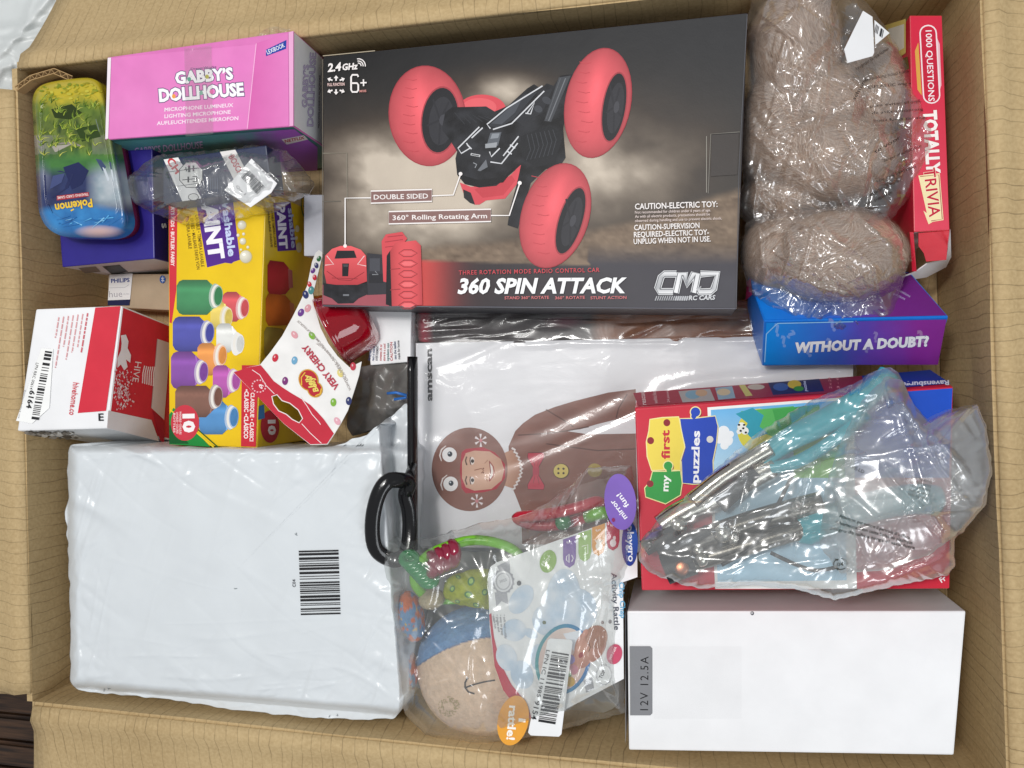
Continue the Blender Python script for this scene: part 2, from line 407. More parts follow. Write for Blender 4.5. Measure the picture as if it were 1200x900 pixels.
# ================================================================ setting: dark boards, carton
def board_mat():
    m = bpy.data.materials.new('dark_wood'); t, n, l = nodes(m); b = n['Principled BSDF']; b.inputs['Roughness'].default_value = .5
    g = n.new('ShaderNodeNewGeometry'); mp = n.new('ShaderNodeMapping'); mp.inputs['Scale'].default_value = (6, 90, 40); l.new(g.outputs['Position'], mp.inputs[0])
    nz = n.new('ShaderNodeTexNoise'); nz.inputs['Scale'].default_value = 3; nz.inputs['Detail'].default_value = 5; l.new(mp.outputs[0], nz.inputs['Vector'])
    cr = n.new('ShaderNodeValToRGB'); cr.color_ramp.elements[0].color = (*lin('20140e'), 1); cr.color_ramp.elements[1].color = (*lin('5a3f2b'), 1)
    cr.color_ramp.elements[0].position = .35; cr.color_ramp.elements[1].position = .75
    l.new(nz.outputs['Fac'], cr.inputs[0]); l.new(cr.outputs[0], b.inputs['Base Color']); return m
WOOD = board_mat()
GZ = FLOOR-.008
fl = link('floor', [(-1.6, -1.4, GZ-.012), (1.6, -1.4, GZ-.012), (1.6, 1.4, GZ-.012), (-1.6, 1.4, GZ-.012)], [(0, 1, 2, 3)], paper('under_floor', '15100c', .9), None); fl['kind'] = 'structure'
pm = None
for i in range(60):
    y = -.62+i*.026
    if pm is None:
        bm = bmesh.new(); bmesh.ops.create_cube(bm, size=1)
        for v in bm.verts: v.co = Vector((v.co.x*2.4, v.co.y*.0235, v.co.z*.012))
        bmesh.ops.bevel(bm, geom=bm.edges[:], offset=.003, segments=2, affect='EDGES'); pm = bpy.data.meshes.new('floor_board'); bm.to_mesh(pm); bm.free(); pm.materials.append(WOOD)
    o = bpy.data.objects.new('floor_board', pm); col.objects.link(o); o.parent = fl; o.location = (0, y, GZ-.0061+random.uniform(-.001, 0))
# carton, rim corners from the photograph
RIM = [(20, 80), (1147, -46), (1181, 942), (38, 822)]
rim = [P(x, y, 0) for x, y in RIM]
KX = kraft('kraft_creases_across_x', 0); KY = kraft('kraft_creases_across_y', 1)
ct = thing('shipping_carton', 'large open brown corrugated cardboard carton holding all the goods', 'box', (0, 0, FLOOR-.006))
WT = .005
def wall(name, a, b, m, lo=FLOOR-.0055, bow=.004, seed=1):
    d = (b-a); nrm = Vector((-d.y, d.x, 0)).normalized()
    if nrm.dot(-(a+b)/2) > 0: nrm = -nrm                     # outward
    n = 40; k = 9; V = []; F = []
    for side in (0, 1):
        for j in range(k):
            for i in range(n+1):
                t = i/n; s = j/(k-1); wv = bow*(float(fbm(t*4+seed*7, s*1.3, seed, 3))-.45)*2*math.sin(math.pi*t)*(1-.6*s)
                q = a+d*t+nrm*(WT*side+wv); V.append(Vector((q.x, q.y, lo*s-.0)))
    W = n+1; Q = k*W
    for side in (0, 1):
        for j in range(k-1):
            for i in range(n):
                f = (side*Q+j*W+i, side*Q+j*W+i+1, side*Q+(j+1)*W+i+1, side*Q+(j+1)*W+i); F.append(f if side else f[::-1])
    for i in range(n): F += [(i, i+1, Q+i+1, Q+i), ((k-1)*W+i, Q+(k-1)*W+i, Q+(k-1)*W+i+1, (k-1)*W+i+1)]
    for j in range(k-1): F += [(j*W, Q+j*W, Q+(j+1)*W, (j+1)*W), (j*W+n, (j+1)*W+n, Q+(j+1)*W+n, Q+j*W+n)]
    return link(name, V, F, m, ct, smooth=False)
wall('wall', rim[0], rim[1], KX, seed=1); wall('wall', rim[1], rim[2], KY, seed=2); wall('wall', rim[2], rim[3], KX, seed=3); wall('wall', rim[3], rim[0], KY, seed=4)
cc = sum(rim, Vector())/4
fb = [Vector((c.x+(cc.x-c.x)*.001, c.y+(cc.y-c.y)*.001, z)) for z in (FLOOR, FLOOR-.005) for c in rim]
link('bottom', fb, [(3, 2, 1, 0), (4, 5, 6, 7), (0, 1, 5, 4), (1, 2, 6, 5), (2, 3, 7, 6), (3, 0, 4, 7)], KX, ct)
def flap(a, b, c, d, m, th=.0045, seed=1, curl=.012):          # a-b hinge on the rim, d-c free edge
    n = 40; k = 14; V = []; F = []; up = (b-a).cross(d-a).normalized(); up = up if up.z > 0 else -up
    for side in (0, 1):
        for j in range(k+1):
            for i in range(n+1):
                t = i/n; s = j/k; q = (a*(1-t)+b*t)*(1-s)+(d*(1-t)+c*t)*s
                h = curl*(1-(1-min(1, s*5))**2)*0+.006*(float(fbm(t*3+seed, s*2, seed, 3))-.47)*min(1, s*4)+.004*math.exp(-((s-.06)/.05)**2)
                V.append(q+up*(h-th*side)+Vector((0, 0, .0006)))
    W = n+1; Q = (k+1)*W
    for side in (0, 1):
        for j in range(k):
            for i in range(n):
                f = (side*Q+j*W+i, side*Q+j*W+i+1, side*Q+(j+1)*W+i+1, side*Q+(j+1)*W+i); F.append(f[::-1] if side else f)
    for i in range(n): F += [(i, Q+i, Q+i+1, i+1), (k*W+i, k*W+i+1, Q+k*W+i+1, Q+k*W+i)]
    for j in range(k): F += [(j*W, (j+1)*W, Q+(j+1)*W, Q+j*W), (j*W+n, Q+j*W+n, Q+(j+1)*W+n, (j+1)*W+n)]
    o = link('flap', V, F, m, ct, smooth=True)
    bm = bmesh.new(); bm.from_mesh(o.data); bmesh.ops.recalc_face_normals(bm, faces=bm.faces); bm.to_mesh(o.data); bm.free(); return o
e = .004
flap(P(22, 80, .001), P(1147, -49, .001), P(1190, -230, -.04), P(108, -75, -.065), KX, seed=1)                  # beyond the top wall
flap(P(40, 827, .001), P(1181, 946, .001), P(1200, 1110, -.02), P(44, 1020, -.02), KX, seed=5)
flap(P(17, 106, .001), P(36, 812, .001), P(-150, 818, -.012), P(-160, 108, -.012), KY, seed=9)
flap(P(1151, -40, .001), P(1185, 935, .001), P(1370, 960, -.02), P(1340, -60, -.02), KY, seed=13)
# torn corner showing the corrugated core
def fluted(pts, th, hgt, wl, parent):
    A = [P(*q) for q in pts]; path = []
    for i in range(len(A)-1):
        n = max(2, int((A[i+1]-A[i]).length/(wl/8))); path += [A[i].lerp(A[i+1], k/n) for k in range(n)]
    path.append(A[-1]); s = 0; V = []; F = []; L = []
    for i, p in enumerate(path):
        if i: s += (p-path[i-1]).length
        t = (path[min(i+1, len(path)-1)]-path[max(0, i-1)]).normalized(); u = t.cross(Vector((0, 0, 1))).normalized()
        for off in (-th, -th+.0006, math.sin(2*math.pi*s/wl)*th*.75-.0003, math.sin(2*math.pi*s/wl)*th*.75+.0003, th-.0006, th): V += [p+u*off, p+u*off-Vector((0, 0, hgt))]
    for i in range(len(path)-1):
        for g in (0, 1, 2):
            a = i*12+g*4; b = a+12; F += [(a, b, b+2, a+2), (a, a+1, b+1, b), (a+2, b+2, b+3, a+3)]
    return link('torn_edge', V, F, paper('kraft_edge', 'b49468', .85), parent)
fluted([(18, 104, .001), (36, 91, .001), (63, 83, .001), (84, 92, -.003)], .0022, .008, .0062, ct)
link('torn_strip', [P(19, 105, -.001), P(63, 85, -.001), P(84, 94, -.005), P(104, 120, -.06), P(70, 126, -.06), P(56, 134, -.06)], [(0, 1, 4, 5), (1, 2, 3, 4)], KY, ct)
# carton tape scuff bumps at the rim are in the walls; crumpled grey mailer lying on the floor outside
GREYPOLY = paper('grey_poly', 'd8dcdc', .32, .5, .02, 30, .04)
o = sheet('plastic_mailer', [(-120, -120), (60, -130), (150, -60), (110, 40), (60, 100), (30, 150), (-40, 160), (-130, 120)], (0, 20),
      lambda X, Y, R: -.062+.055*crump(X, Y, 120, 5, 6)+1.2*folds(X, Y, 60, 8, 6, 5)-.02*R**4, GREYPOLY, None, N=260, M=120, skirt=.02, wob=3)
tag(o, 'crumpled pale grey plastic mailer bag lying outside the carton corner', 'mailer bag')
# ================================================================ boxes
WHITE = paper('white_card', 'eeeef0', .42, .45, .04, 40, .04)
DWHITE = paper('white_board', 'dcdcdc', .6, .3, .05, 40, .06)
PINK = paper('pink_card', 'dd77bb', .36, .45, .05); TEAL = paper('teal_print', '3f7d80', .4); PURPLE = paper('purple_print', '8a3f9a', .4)
NAVY = paper('violet_blue_card', '2d2585', .38, .45, .05); BEIGE = paper('beige_card', 'b8a489', .5); RED = paper('red_card', 'd3303f', .38, .45, .05)
YEL = paper('yellow_card', 'ecc61c', .36, .45, .05); BLK = paper('charcoal_card', '35343a', .42, .45, .05); DRED = paper('crimson_card', 'c8203a', .38)
BLUE = paper('blue_card', '1648b8', .36); CYANB = paper('bright_blue_card', '1173d6', .36)
rc = fold_box('toy_car_box', 'black toy box picturing a stunt car with four pink-red wheels', 'box',
   [(379, 66, -.010), (876, 15, .010), (863, 362, .008), (378, 359, 0)], .052, [BLK]*6)
gb = fold_box('microphone_box', 'bright pink tall box with a white end panel beside the painted tin', 'box',
   [(126, 67, .010), (344, 36, .017), (344, 148, .014), (123, 164, 0)], .108, [PINK, PINK, WHITE, TEAL, WHITE, TEAL])
bb = fold_box('violet_box', 'plain violet blue carton lying under the painted tin', 'box',
   [(62, 170, -.020), (178, 160, -.020), (181, 303, -.020), (73, 313, 0)], .0795, [NAVY, NAVY, paper('violet_side', '241d6c', .4), DWHITE, NAVY, DWHITE])
hu = fold_box('light_bulb_box', 'small beige box with a white brand label between violet box and red box', 'box',
   [(126, 321, -.066), (206, 321, -.066), (204, 364, -.066), (128, 360, 0)], .033, [BEIGE, BEIGE, BEIGE, BEIGE, paper('navy_side', '23264a', .5), BEIGE])
hv = fold_box('thermostat_box', 'white and red box with a barcode sticker and a scuffed corner', 'box',
   [(42, 362, .014), (143, 358, .004), (126, 502, .004), (20, 505, 0)], (.004, -.020, -.103), [WHITE, RED, RED, DWHITE, WHITE, WHITE], bev=.0014)
pb = fold_box('paint_set_box', 'yellow box of ten paint pots with a purple title panel', 'box',
   [(197, 226, -.014), (312, 222, -.014), (301, 525, -.014), (198, 521, 0)], .0855, [YEL]*6, bev=.0013)
cp = fold_box('costume_insert', 'white costume packet card with a printed child in a brown gingerbread costume', 'costume packet',
   [(487, 402, -.058), (1000, 392, -.058), (1000, 655, -.058), (491, 640, 0)], .003, [WHITE]*6, bev=.0005, body='card')
D = Vector((0, .0105, -.040))
pz = fold_box('puzzle_box', 'red and blue childrens puzzle box under the bag of chrome tools', 'box',
   [(744, 478, -.012), (1117, 453, -.008), (1113, 690, .018), (752, 692, 0)], D, [DRED, DRED, BLUE, DRED, DRED, DRED])
vb = fold_box('power_supply_box', 'plain white box with a grey voltage label in the carton corner', 'box',
   [(735, 716, -.006), (1132, 716, -.006), (1118, 885, -.006), (737, 879, 0)], .0935, [WHITE]*6, bev=.0012)
Dw = P(893, 428, -.042)-P(895, 375, 0)
wd = fold_box('quiz_card_box', 'blue to purple card game box below the tan fur bag', 'box',
   [(876, 322, -.032), (1066, 318, -.032), (1112, 371, .0), (895, 376, 0)], Dw, [CYANB, CYANB, PURPLE, CYANB, CYANB, CYANB], bev=.0012)
tv = fold_box('trivia_box', 'narrow red trivia game box standing against the carton wall', 'box',
   [(1066, 18, -.008), (1104, 18, -.008), (1113, 270, -.008), (1071, 272, 0)], .0905, [RED, WHITE, RED, WHITE, DRED, RED], bev=.0007)
sg = fold_box('pale_grey_box', 'plain pale grey box glimpsed between the paint set and the toy car box', 'box', [(356, 228, -.05), (392, 228, -.05), (392, 300, -.05), (356, 300, 0)], .05, [paper('pale_grey_card', 'c4c6d0', .5)]*6)
# ================================================================ print on the toy car box
def rcbg(x, y):
    f = float(fbm(x/46, y/34, 11, 5)); f2 = float(fbm(x/14, y/6, 4, 3)); f3 = float(fbm(x/5, y/3, 14, 2))
    c = mixc(lin('1c1c1e'), lin('343436'), (x-380)/500)
    top = mixc(c, lin('4c4844'), (y-60)/220*.6)
    g = lambda cx, cy, rx, ry: math.exp(-(((x-cx)/rx)**2+((y-cy)/ry)**2))
    d = .95*g(470, 245, 75, 60)+.8*g(560, 215, 90, 70)+.55*g(440, 180, 70, 40)+.75*g(590, 105, 48, 20)+.6*g(700, 205, 70, 70)+.3*g(780, 190, 90, 60)
    d = min(1, d*(.38+1.3*f)); top = mixc(top, mixc(lin('6e5a48'), lin('c9bcac'), d*1.25-.25), d)
    hz = 298-(x-480)*.20+12*math.sin(x/90)+10*(f-.5)
    if y > hz and x > 440: top = mixc(top, mixc(lin('55453a'), lin('a8927c'), .15+.75*f2+.5*(f3-.5)), min(1, (y-hz)/10)*min(1, (x-440)/60)*.9)
    sy = 304-(x-495)*(-.03)+0
    if x > 690: top = mixc(top, lin('45434a'), min(1, max(0, (y-285)/25)))
    if y > sy and x > 455:
        st = mixc(lin('3a3437'), lin('49484f'), (x-560)/250); st = mixc(st, lin('cf4f4c'), math.exp(-((x-490)/34)**2)*.95); top = mixc(top, st, min(1, (y-sy)/2.5) if x < 700 else min(1, (y-sy)/14))
    return top
A = Art(rc.top)
n, m = 170, 116; Q = [(379.5, 67), (875, 16.5), (862, 361), (378.8, 357.5)]; pts = []; fs = []
for j in range(m+1):
    for i in range(n+1):
        u, v = i/n, j/m; a = [Q[0][k]*(1-u)+Q[1][k]*u for k in (0, 1)]; b = [Q[3][k]*(1-u)+Q[2][k]*u for k in (0, 1)]; pts.append((a[0]*(1-v)+b[0]*v, a[1]*(1-v)+b[1]*v))
for j in range(m):
    for i in range(n): k = j*(n+1)+i; fs.append((k, k+1, k+n+2, k+n+1))
A.add(pts, fs, rcbg); A.build('printed_background', rc.th)
A = Art(rc.top, .0004)
def tyre(cx, cy, rx, ry, rot, hub, cut=1):
    ca, sa = math.cos(math.radians(rot)), math.sin(math.radians(rot))
    def tc(x, y):
        dx, dy = x-cx, y-cy; u, v = (dx*ca+dy*sa)/rx, (-dx*sa+dy*ca)/ry
        s = .80-.30*(u*u+v*v)**2+.34*math.exp(-((u+.15)/.22)**2)*math.exp(-((v+.25)/.5)**2)+.10*(float(fbm(x/4, y/9, 5))-.5)
        return tuple(k*s for k in lin('f0666f'))
    A.ell(cx, cy, rx*1.03, ry*1.02, 'a33a44', rot, 40); A.ell(cx, cy, rx, ry, tc, rot, 40)
    hx, hy, hrx, hry, hr = hub
    A.ell(hx, hy, hrx+1.5, hry+2, 'a8434b', hr, 32); A.ell(hx, hy, hrx, hry, '26262a', hr, 32); A.ell(hx+1.5, hy+1, hrx*.7, hry*.75, '35353a', hr, 24)
    for k in range(5):
        a = k*1.256+.4; A.line([(hx, hy), (hx+math.cos(a)*hrx*.75, hy+math.sin(a)*hry*.75)], 2.2, '2e2e33')
    A.ell(hx+hrx*.2, hy, hrx*.25, hry*.18, '46464c', hr, 12)
    r = random.Random(int(cx))
    for k in range(9):
        yy = cy-ry*.75+k*ry*.18; xx = cx-rx*.55+r.uniform(-4, 4); A.line([(xx-3, yy), (xx+6, yy+2), (xx+11, yy+1)], .8, 'c24a53')
A.ell(565, 128, 28, 17, 'd8505a', 0); A.ell(562, 126, 20, 11, 'e4636a', 0)
tyre(501, 136, 44, 58, -6, (516, 141, 21, 38, 6))
body = [(522, 132), (530, 126), (570, 125), (580, 131), (596, 124), (618, 104), (626, 99), (634, 104), (641, 98), (649, 101), (657, 89), (672, 87), (666, 120), (660, 150), (663, 185), (655, 197), (640, 198), (622, 215), (612, 250), (607, 268), (595, 264), (598, 245), (606, 215), (611, 193), (600, 203), (582, 218), (562, 220), (545, 216), (536, 205), (534, 186), (536, 178), (526, 162), (518, 152)]
def bc(x, y): return mixc(lin('161619'), lin('3c3d43'), float(fbm(x/12, y/9, 8, 3))*1.3-.3)
A.poly([(539, 214), (552, 219), (582, 218), (600, 204), (611, 192), (606, 216), (592, 233), (570, 235), (562, 240), (556, 240), (552, 231), (545, 231)], 'd5505a')
A.poly([(543, 222), (552, 226), (557, 240), (551, 238), (544, 232)], '2a2a2e')
A.poly([(556, 222), (600, 206), (604, 212), (590, 229), (566, 232)], 'c4434d')
A.poly(body, bc, 7)
A.poly([(655, 91), (669, 89), (646, 143), (638, 142)], '46484d'); A.line([(663, 92), (643, 142)], 1.2, '74767b'); A.line([(657, 92), (640, 140)], .7, '606267')
A.poly([(600, 140), (640, 106), (648, 104), (636, 132), (612, 146)], '2c2d32'); A.ell(641, 118, 6, 4, '3f4147', 30); A.ell(631, 128, 5, 4, '44464c', 30)
A.poly([(610, 160), (645, 146), (660, 160), (650, 192), (628, 196), (612, 185)], '202125')
for k in range(7): A.line([(618+k*5, 158-k), (622+k*5, 176-k*2), (617+k*5, 188-k)], .8, '3f4147')
for k in range(6): A.line([(533+k*7, 132+k), (545+k*7, 146-k)], .9, '34353a')
A.poly([(572, 148), (596, 126), (614, 111), (630, 108), (618, 122), (602, 140), (585, 150)], '34363c')
A.poly([(576, 145), (598, 126), (612, 116), (604, 132), (588, 146)], '4b4e55')
for L_ in ([(636, 101), (594, 127), (571, 146), (575, 151)], [(638, 107), (612, 133), (600, 145), (578, 152)], [(562, 149), (537, 174), (541, 180), (551, 174), (547, 168)], [(607, 168), (588, 192), (575, 190)], [(586, 174), (576, 184), (574, 178)], [(608, 160), (590, 183)], [(618, 133), (627, 120), (622, 134), (616, 133)], [(598, 170), (604, 174)], [(594, 177), (600, 181)], [(566, 150), (553, 162)], [(548, 170), (553, 175)]):
    A.line(L_, 1.5, 'd5d6da')
A.poly([(575, 156), (588, 155), (584, 171), (570, 173)], '5d6168'); A.poly([(577, 157), (586, 156.5), (584, 162), (575, 163)], '8a8f96'); A.poly([(569, 169), (583, 167), (582, 173), (569, 174)], '9a9da2')
A.line([(552, 181), (563, 183)], 2.6, 'c9cacc'); A.line([(553, 181.3), (562, 183)], 1.2, '3a3a3e')
A.poly([(560, 200), (570, 187), (572, 196), (563, 201)], '6d7076'); A.line([(555, 191), (559, 193), (557, 197)], 1, '9a9da2')
A.poly([(540, 205), (560, 211), (590, 208), (603, 197), (590, 214), (560, 219), (545, 215)], '18181b')
tyre(701, 121, 37.5, 64, 11, (720, 126, 13, 40, 9)); tyre(651, 253, 38.5, 62, 17, (669, 259, 13.5, 40, 17))
A.build('printed_car', rc.th)
A = Art(rc.top, .0012)
WH = 'f4eeec'
A.poly([(379, 334), (457, 332), (457, 359), (379, 357)], 'a2555f')
A.poly([(431, 297), (452, 299), (454, 345), (431, 346)], '38383e'); A.poly([(434, 303), (446, 303), (446, 318), (434, 318)], '4c4d54'); A.poly([(433, 321), (449, 321), (450, 332), (433, 332)], '2c2c31'); A.line([(437, 322), (444, 322), (440.5, 318)], 1, '8b8d92')
A.poly([(448, 283), (453, 275), (472, 272), (478, 280), (470, 290), (460, 300), (457, 332), (450, 330)], 'd65058'); A.line([(455, 278), (473, 276)], 1, 'a83a42'); A.line([(452, 284), (473, 281)], 1, 'a83a42'); A.line([(452, 290), (468, 288)], 1, 'a83a42')
def wt(x, y): s = .95-.4*abs((x-478)/20)**2; return tuple(k*s for k in lin('e65a60'))
A.poly([(457, 296), (464, 285), (488, 282), (494, 288), (496, 357.5), (459, 359), (456, 335)], wt); A.poly([(454, 300), (458, 294), (460, 359), (453, 357)], '232327')
for k in range(6):
    y = 292+k*12.2; h = [(468, y+5), (474, y+1), (483, y+1), (490, y+5), (483, y+9), (474, y+9)]
    A.line(h, 1.1, '9b3a40', True); A.poly([(471, y+5), (475, y+2.5), (482, y+2.5), (487, y+5), (482, y+7.5), (475, y+7.5)], 'ee7377' if k % 2 else 'e0646a')
for y in (316, 340): A.line([(458, y), (470, y-1)], .9, '9b3a40')
A.poly([(382, 300), (390, 292), (400, 288.5), (412, 288.5), (424, 293), (430, 300), (431, 330), (420, 334), (384, 334), (381, 320)], lambda x, y: mixc(lin('ee6469'), lin('b83f46'), (y-288)/46))
A.poly([(396, 294), (416, 294), (419, 302.5), (393, 303.5)], '26262a'); A.poly([(402, 309), (410, 309), (409, 324), (402, 324)], '222226'); A.poly([(403, 310), (409, 310), (408.5, 313), (403.5, 313)], '4a4a4e')
A.line([(384, 300), (392, 310), (382, 311)], .9, 'e9d6d4'); A.line([(428, 300), (420, 310), (430, 312)], .9, 'e9d6d4'); A.line([(384, 318), (398, 328), (412, 329), (428, 319)], .8, '8f2e35'); A.line([(390, 326), (420, 327)], .7, '8f2e35')
A.poly([(380, 332), (395, 334), (420, 334), (431, 331), (432, 345), (421, 350), (415, 355.5), (397, 356), (390, 350), (380, 346)], lambda x, y: mixc(lin('18181b'), lin('3b3b41'), float(fbm(x/6, y/5, 2))*1.2-.2)); A.line([(403, 346), (410, 346)], 2, '77797f')
A.build('printed_small_car', rc.th)
A = Art(rc.top, .0014)
for b_, t, c0, c1, dots in (([(435.6, 224.4), (507, 222.4), (507, 236.4), (435.6, 238.6)], 'DOUBLE SIDED', (439, 234.3), (502.5, 232.8), None), ([(456.5, 248.4), (576, 245.6), (576, 260), (456.5, 262.8)], '360° Rolling Rotating Arm', (461, 258.4), (571.5, 256), None)):
    A.poly(b_, '8b6a66'); A.line(b_, 1.5, WH, True); A.text(t, c0, c1, 5.6, WH, .012)
A.line([(435.6, 232.3), (405.5, 232.6), (405.5, 288)], 1.5, WH); A.ell(405.5, 288.5, 2.1, 2.1, WH); A.line([(507, 230), (532, 229), (540.4, 205)], 1.5, WH); A.ell(540.5, 204.3, 2.2, 2.2, WH)
A.line([(576, 253), (597.5, 253), (609.5, 216)], 1.5, WH); A.ell(609.7, 215, 2.3, 2.3, WH)
A.text('2.4', (385, 85), (401.5, 83.2), 9.3, WH, .035, .2); A.text('GHz', (402.5, 83), (421, 81.6), 7.2, WH, .035, .2)
for r in (3.2, 5.6, 8.2): A.line([(421+r*math.cos(a), 78-r*math.sin(a)) for a in np.linspace(-.1, 1.75, 9)], 1.2, WH)
A.text('FULL FUNCTION', (385, 101.8), (405, 101), 3.4, 'e9c7c2', .03)
for x, y, r in ((388, 94, 200), (395, 92.5, 270), (402, 94, -20), (388, 107.5, 160), (395, 108.5, 90), (402, 107.5, 20)):
    a = math.radians(r); ca, sa = math.cos(a), math.sin(a)
    A.poly([(x+3.4*ca, y+3.4*sa), (x-2.8*sa, y+2.8*ca), (x+2.8*sa, y-2.8*ca)], WH); A.line([(x, y), (x-3*ca, y-3*sa)], 1.8, WH)
A.line([(421, 91), (420, 88.6), (414, 88.6), (412.6, 91), (412.6, 106), (414, 108.6), (419.5, 108.6), (421, 106.3), (421, 100.4), (419.5, 98.3), (413, 98.3)], 2, WH)
A.line([(423.5, 98), (430.8, 97.7)], 1.6, WH); A.line([(427, 93.8), (427.2, 101.8)], 1.6, WH); A.text('MOIS', (422.5, 109), (430.5, 108.6), 2.6, 'd8938c', .03)
A.text('THREE ROTATION MODE RADIO CONTROL CAR', (538.5, 322.3), (703, 319), 5.0, 'd8505a', .004, sp=1.15)
A.text('360 SPIN ATTACK', (537, 344), (735, 343), 17, 'f6f6f8', .038, .22, sp=1.0)
for t, a, b in (('STAND 360° ROTATE', 592, 644), ('360° ROTATE', 651, 686), ('STUNT ACTION', 692.5, 734.5)): A.text(t, (a, 351), (b, 350.4), 3.4, 'd87a7c', .012)
sil = lambda x, y: mixc(lin('f2f2f4'), lin('7d8086'), abs(math.sin((y-320)/7.5)))
CM = ([(793, 321.5), (779, 321.5), (775, 325), (771, 338), (773, 342), (789, 342)], [(792, 343.5), (797, 321.5), (803, 321.5), (805, 334), (813, 321.5), (818, 321.5), (813.5, 343.5)], [(821, 321.5), (841, 321), (836.5, 339), (833, 342), (820, 342.3), (818, 337)])
for w_, c_ in ((8.2, 'e2e3e6'), (6.4, '54565c'), (4.6, sil)):
    for L_ in CM: A.line(L_, w_, c_)
A.text('RC CARS', (807, 352), (838.5, 351.3), 5.2, 'd4d5d9', .03, .2)
for k in range(15): A.line([(768+k*2.6, 352.5), (770+k*2.6, 347.3)], 1.1 if k < 9 else 1.9, 'b9babf')
CT = 'efe9e7'
A.text('CAUTION-ELECTRIC TOY:', (744.5, 246), (841, 243), 6.8, CT, .02)
for k, (t, xe) in enumerate((('Not recommended for children under 6 years of age.', 833), ('As with all electric products, precautions should be', 832), ('observed during handling and use to prevent electric shock.', 846))): A.text(t, (744.5, 251+k*4.9), (xe, 248.3+k*4.7), 3.2, 'd9c9c4', .012)
A.text('CAUTION-SUPERVISION', (743.5, 270.3), (820, 267.6), 6.2, CT, .02); A.text('REQUIRED-ELECTRIC TOY-', (743.3, 278.6), (831, 275.5), 6.2, CT, .02); A.text('UNPLUG WHEN NOT IN USE.', (743, 286.6), (833, 283.4), 6.2, CT, .02)
A.build('printed_lettering', rc.th)
A = Art(rc.top, .0008)   # die-cut tuck tabs
for L_, c, wd_ in (([(379, 180), (407, 179.5), (407.5, 233), (408, 236)], '8c8578', .9), ([(379, 236.5), (400, 236)], '6b665e', .8), ([(867, 155), (833, 157.5), (830, 227)], '77736c', 1.0), ([(828, 160), (828, 226)], '9a958c', .8), ([(866, 156.5), (835, 158.8), (834, 205)], '1e1d1f', 2.0)): A.line(L_, wd_, c)
A.poly([(834, 158.6), (866, 156.5), (864, 205), (833, 207)], '45403e')
A.line([(379, 66), (440, 60)], .9, 'b9ad97'); A.line([(378.6, 70), (378.6, 357)], .8, '6d655a'); A.line([(379, 358.6), (862, 361.8)], .8, '70707a'); A.line([(875.6, 17), (866, 200), (862.8, 361)], .9, '56565c')
A.build('tuck_tab', rc.th)
# ================================================================ print on the boxes at the left
PU = '5d4a74'
A = Art(gb.top)
A.poly([(126.5, 68), (130.5, 67.6), (127, 162.5), (123.6, 163)], 'f1e6ee'); 
A.poly([(131, 68), (300, 52), (290, 151), (128, 163)], lambda x, y: mixc(lin('df78be'), lin('e88ac8'), float(fbm(x/40, y/30, 3))), 12)
A.poly([(300, 51), (343, 37), (343, 147), (290, 151.5)], lambda x, y: mixc(lin('d765ae'), lin('e17fc0'), (x-290)/50), 12); A.line([(300.5, 51), (290, 151)], .9, 'f0b5da')
A.poly([(338, 38), (344, 36.5), (344, 147.5), (339, 148)], 'e9a9d2'); A.line([(338, 38), (339, 147)], .7, 'b9559a')
A.text('GABBY’S', (206, 98.2), (274, 92.5), 13.2, 'f7f4f8', .05, outline=PU, ow=.045, sp=1.02); A.text('DOLLHOUSE', (187, 119), (286.5, 111.5), 14.2, 'f7f4f8', .05, outline=PU, ow=.045)
for x, y, c in ((222, 93, '57a58c'), (243, 90, 'b9b23c'), (204, 113, 'f0a24a'), (236, 109, '7fae9b'), (248, 107.5, 'e36aa8')): A.ell(x, y, 2.2, 2.6, c, 0, 12)
A.text('DreamWorks', (224, 82.3), (254, 79.6), 2.8, PU, .01)
for t, a, b in (('MICROPHONE LUMINEUX', (193, 130.8), (274, 125.3)), ('LIGHTING MICROPHONE', (193, 138.6), (271, 133.3)), ('AUFLEUCHTENDES MIKROFON', (184, 146.8), (280, 140.6))): A.text(t, a, b, 4.3, 'f7e3f0', .02, .1)
A.poly([(312, 58.5), (336, 47), (335.6, 57.3), (312, 66)], '1d3fa0'); A.text('LEXIBOOK', (314, 64), (334.5, 55), 5, 'f2f4fa', .01)
A.build('printed_panel', gb.th)
A = Art(gb.E)
for t, a, b, h in (('GABBY’S', (359.5, 126), (361.5, 76), 6), ('DOLLHOUSE', (366.5, 148), (370, 62), 7)): A.text(t, a, b, h, 'c9bcd8', .02, outline='6a4f86', ow=.02)
A.text('MIKROFON LUMINEUX MICROPHONE', (374, 150), (375.5, 88), 2, '55506a')
A.build('end_lettering', gb.th)
A = Art(gb.S)
A.poly([(128, 166), (345, 151), (372, 172), (372, 200), (300, 205), (180, 190)], lambda x, y: mixc(lin('5a9c9e'), lin('a85cc0'), (x-270)/60+1.2*(float(fbm(x/14, y/9, 8))-.5)), 7)
A.text('GABBY’S DOLLHOUSE', (158, 181), (238, 173), 8, 'd9bfe6', .02, outline='4d3a63', ow=.02)
A.poly([(330, 163), (356, 158), (361, 163), (336, 169)], 'e9e0e0'); A.text('NETFLIX', (334, 166.8), (357, 162.3), 3.3, 'b8243a', .03)
A.build('side_print', gb.th)
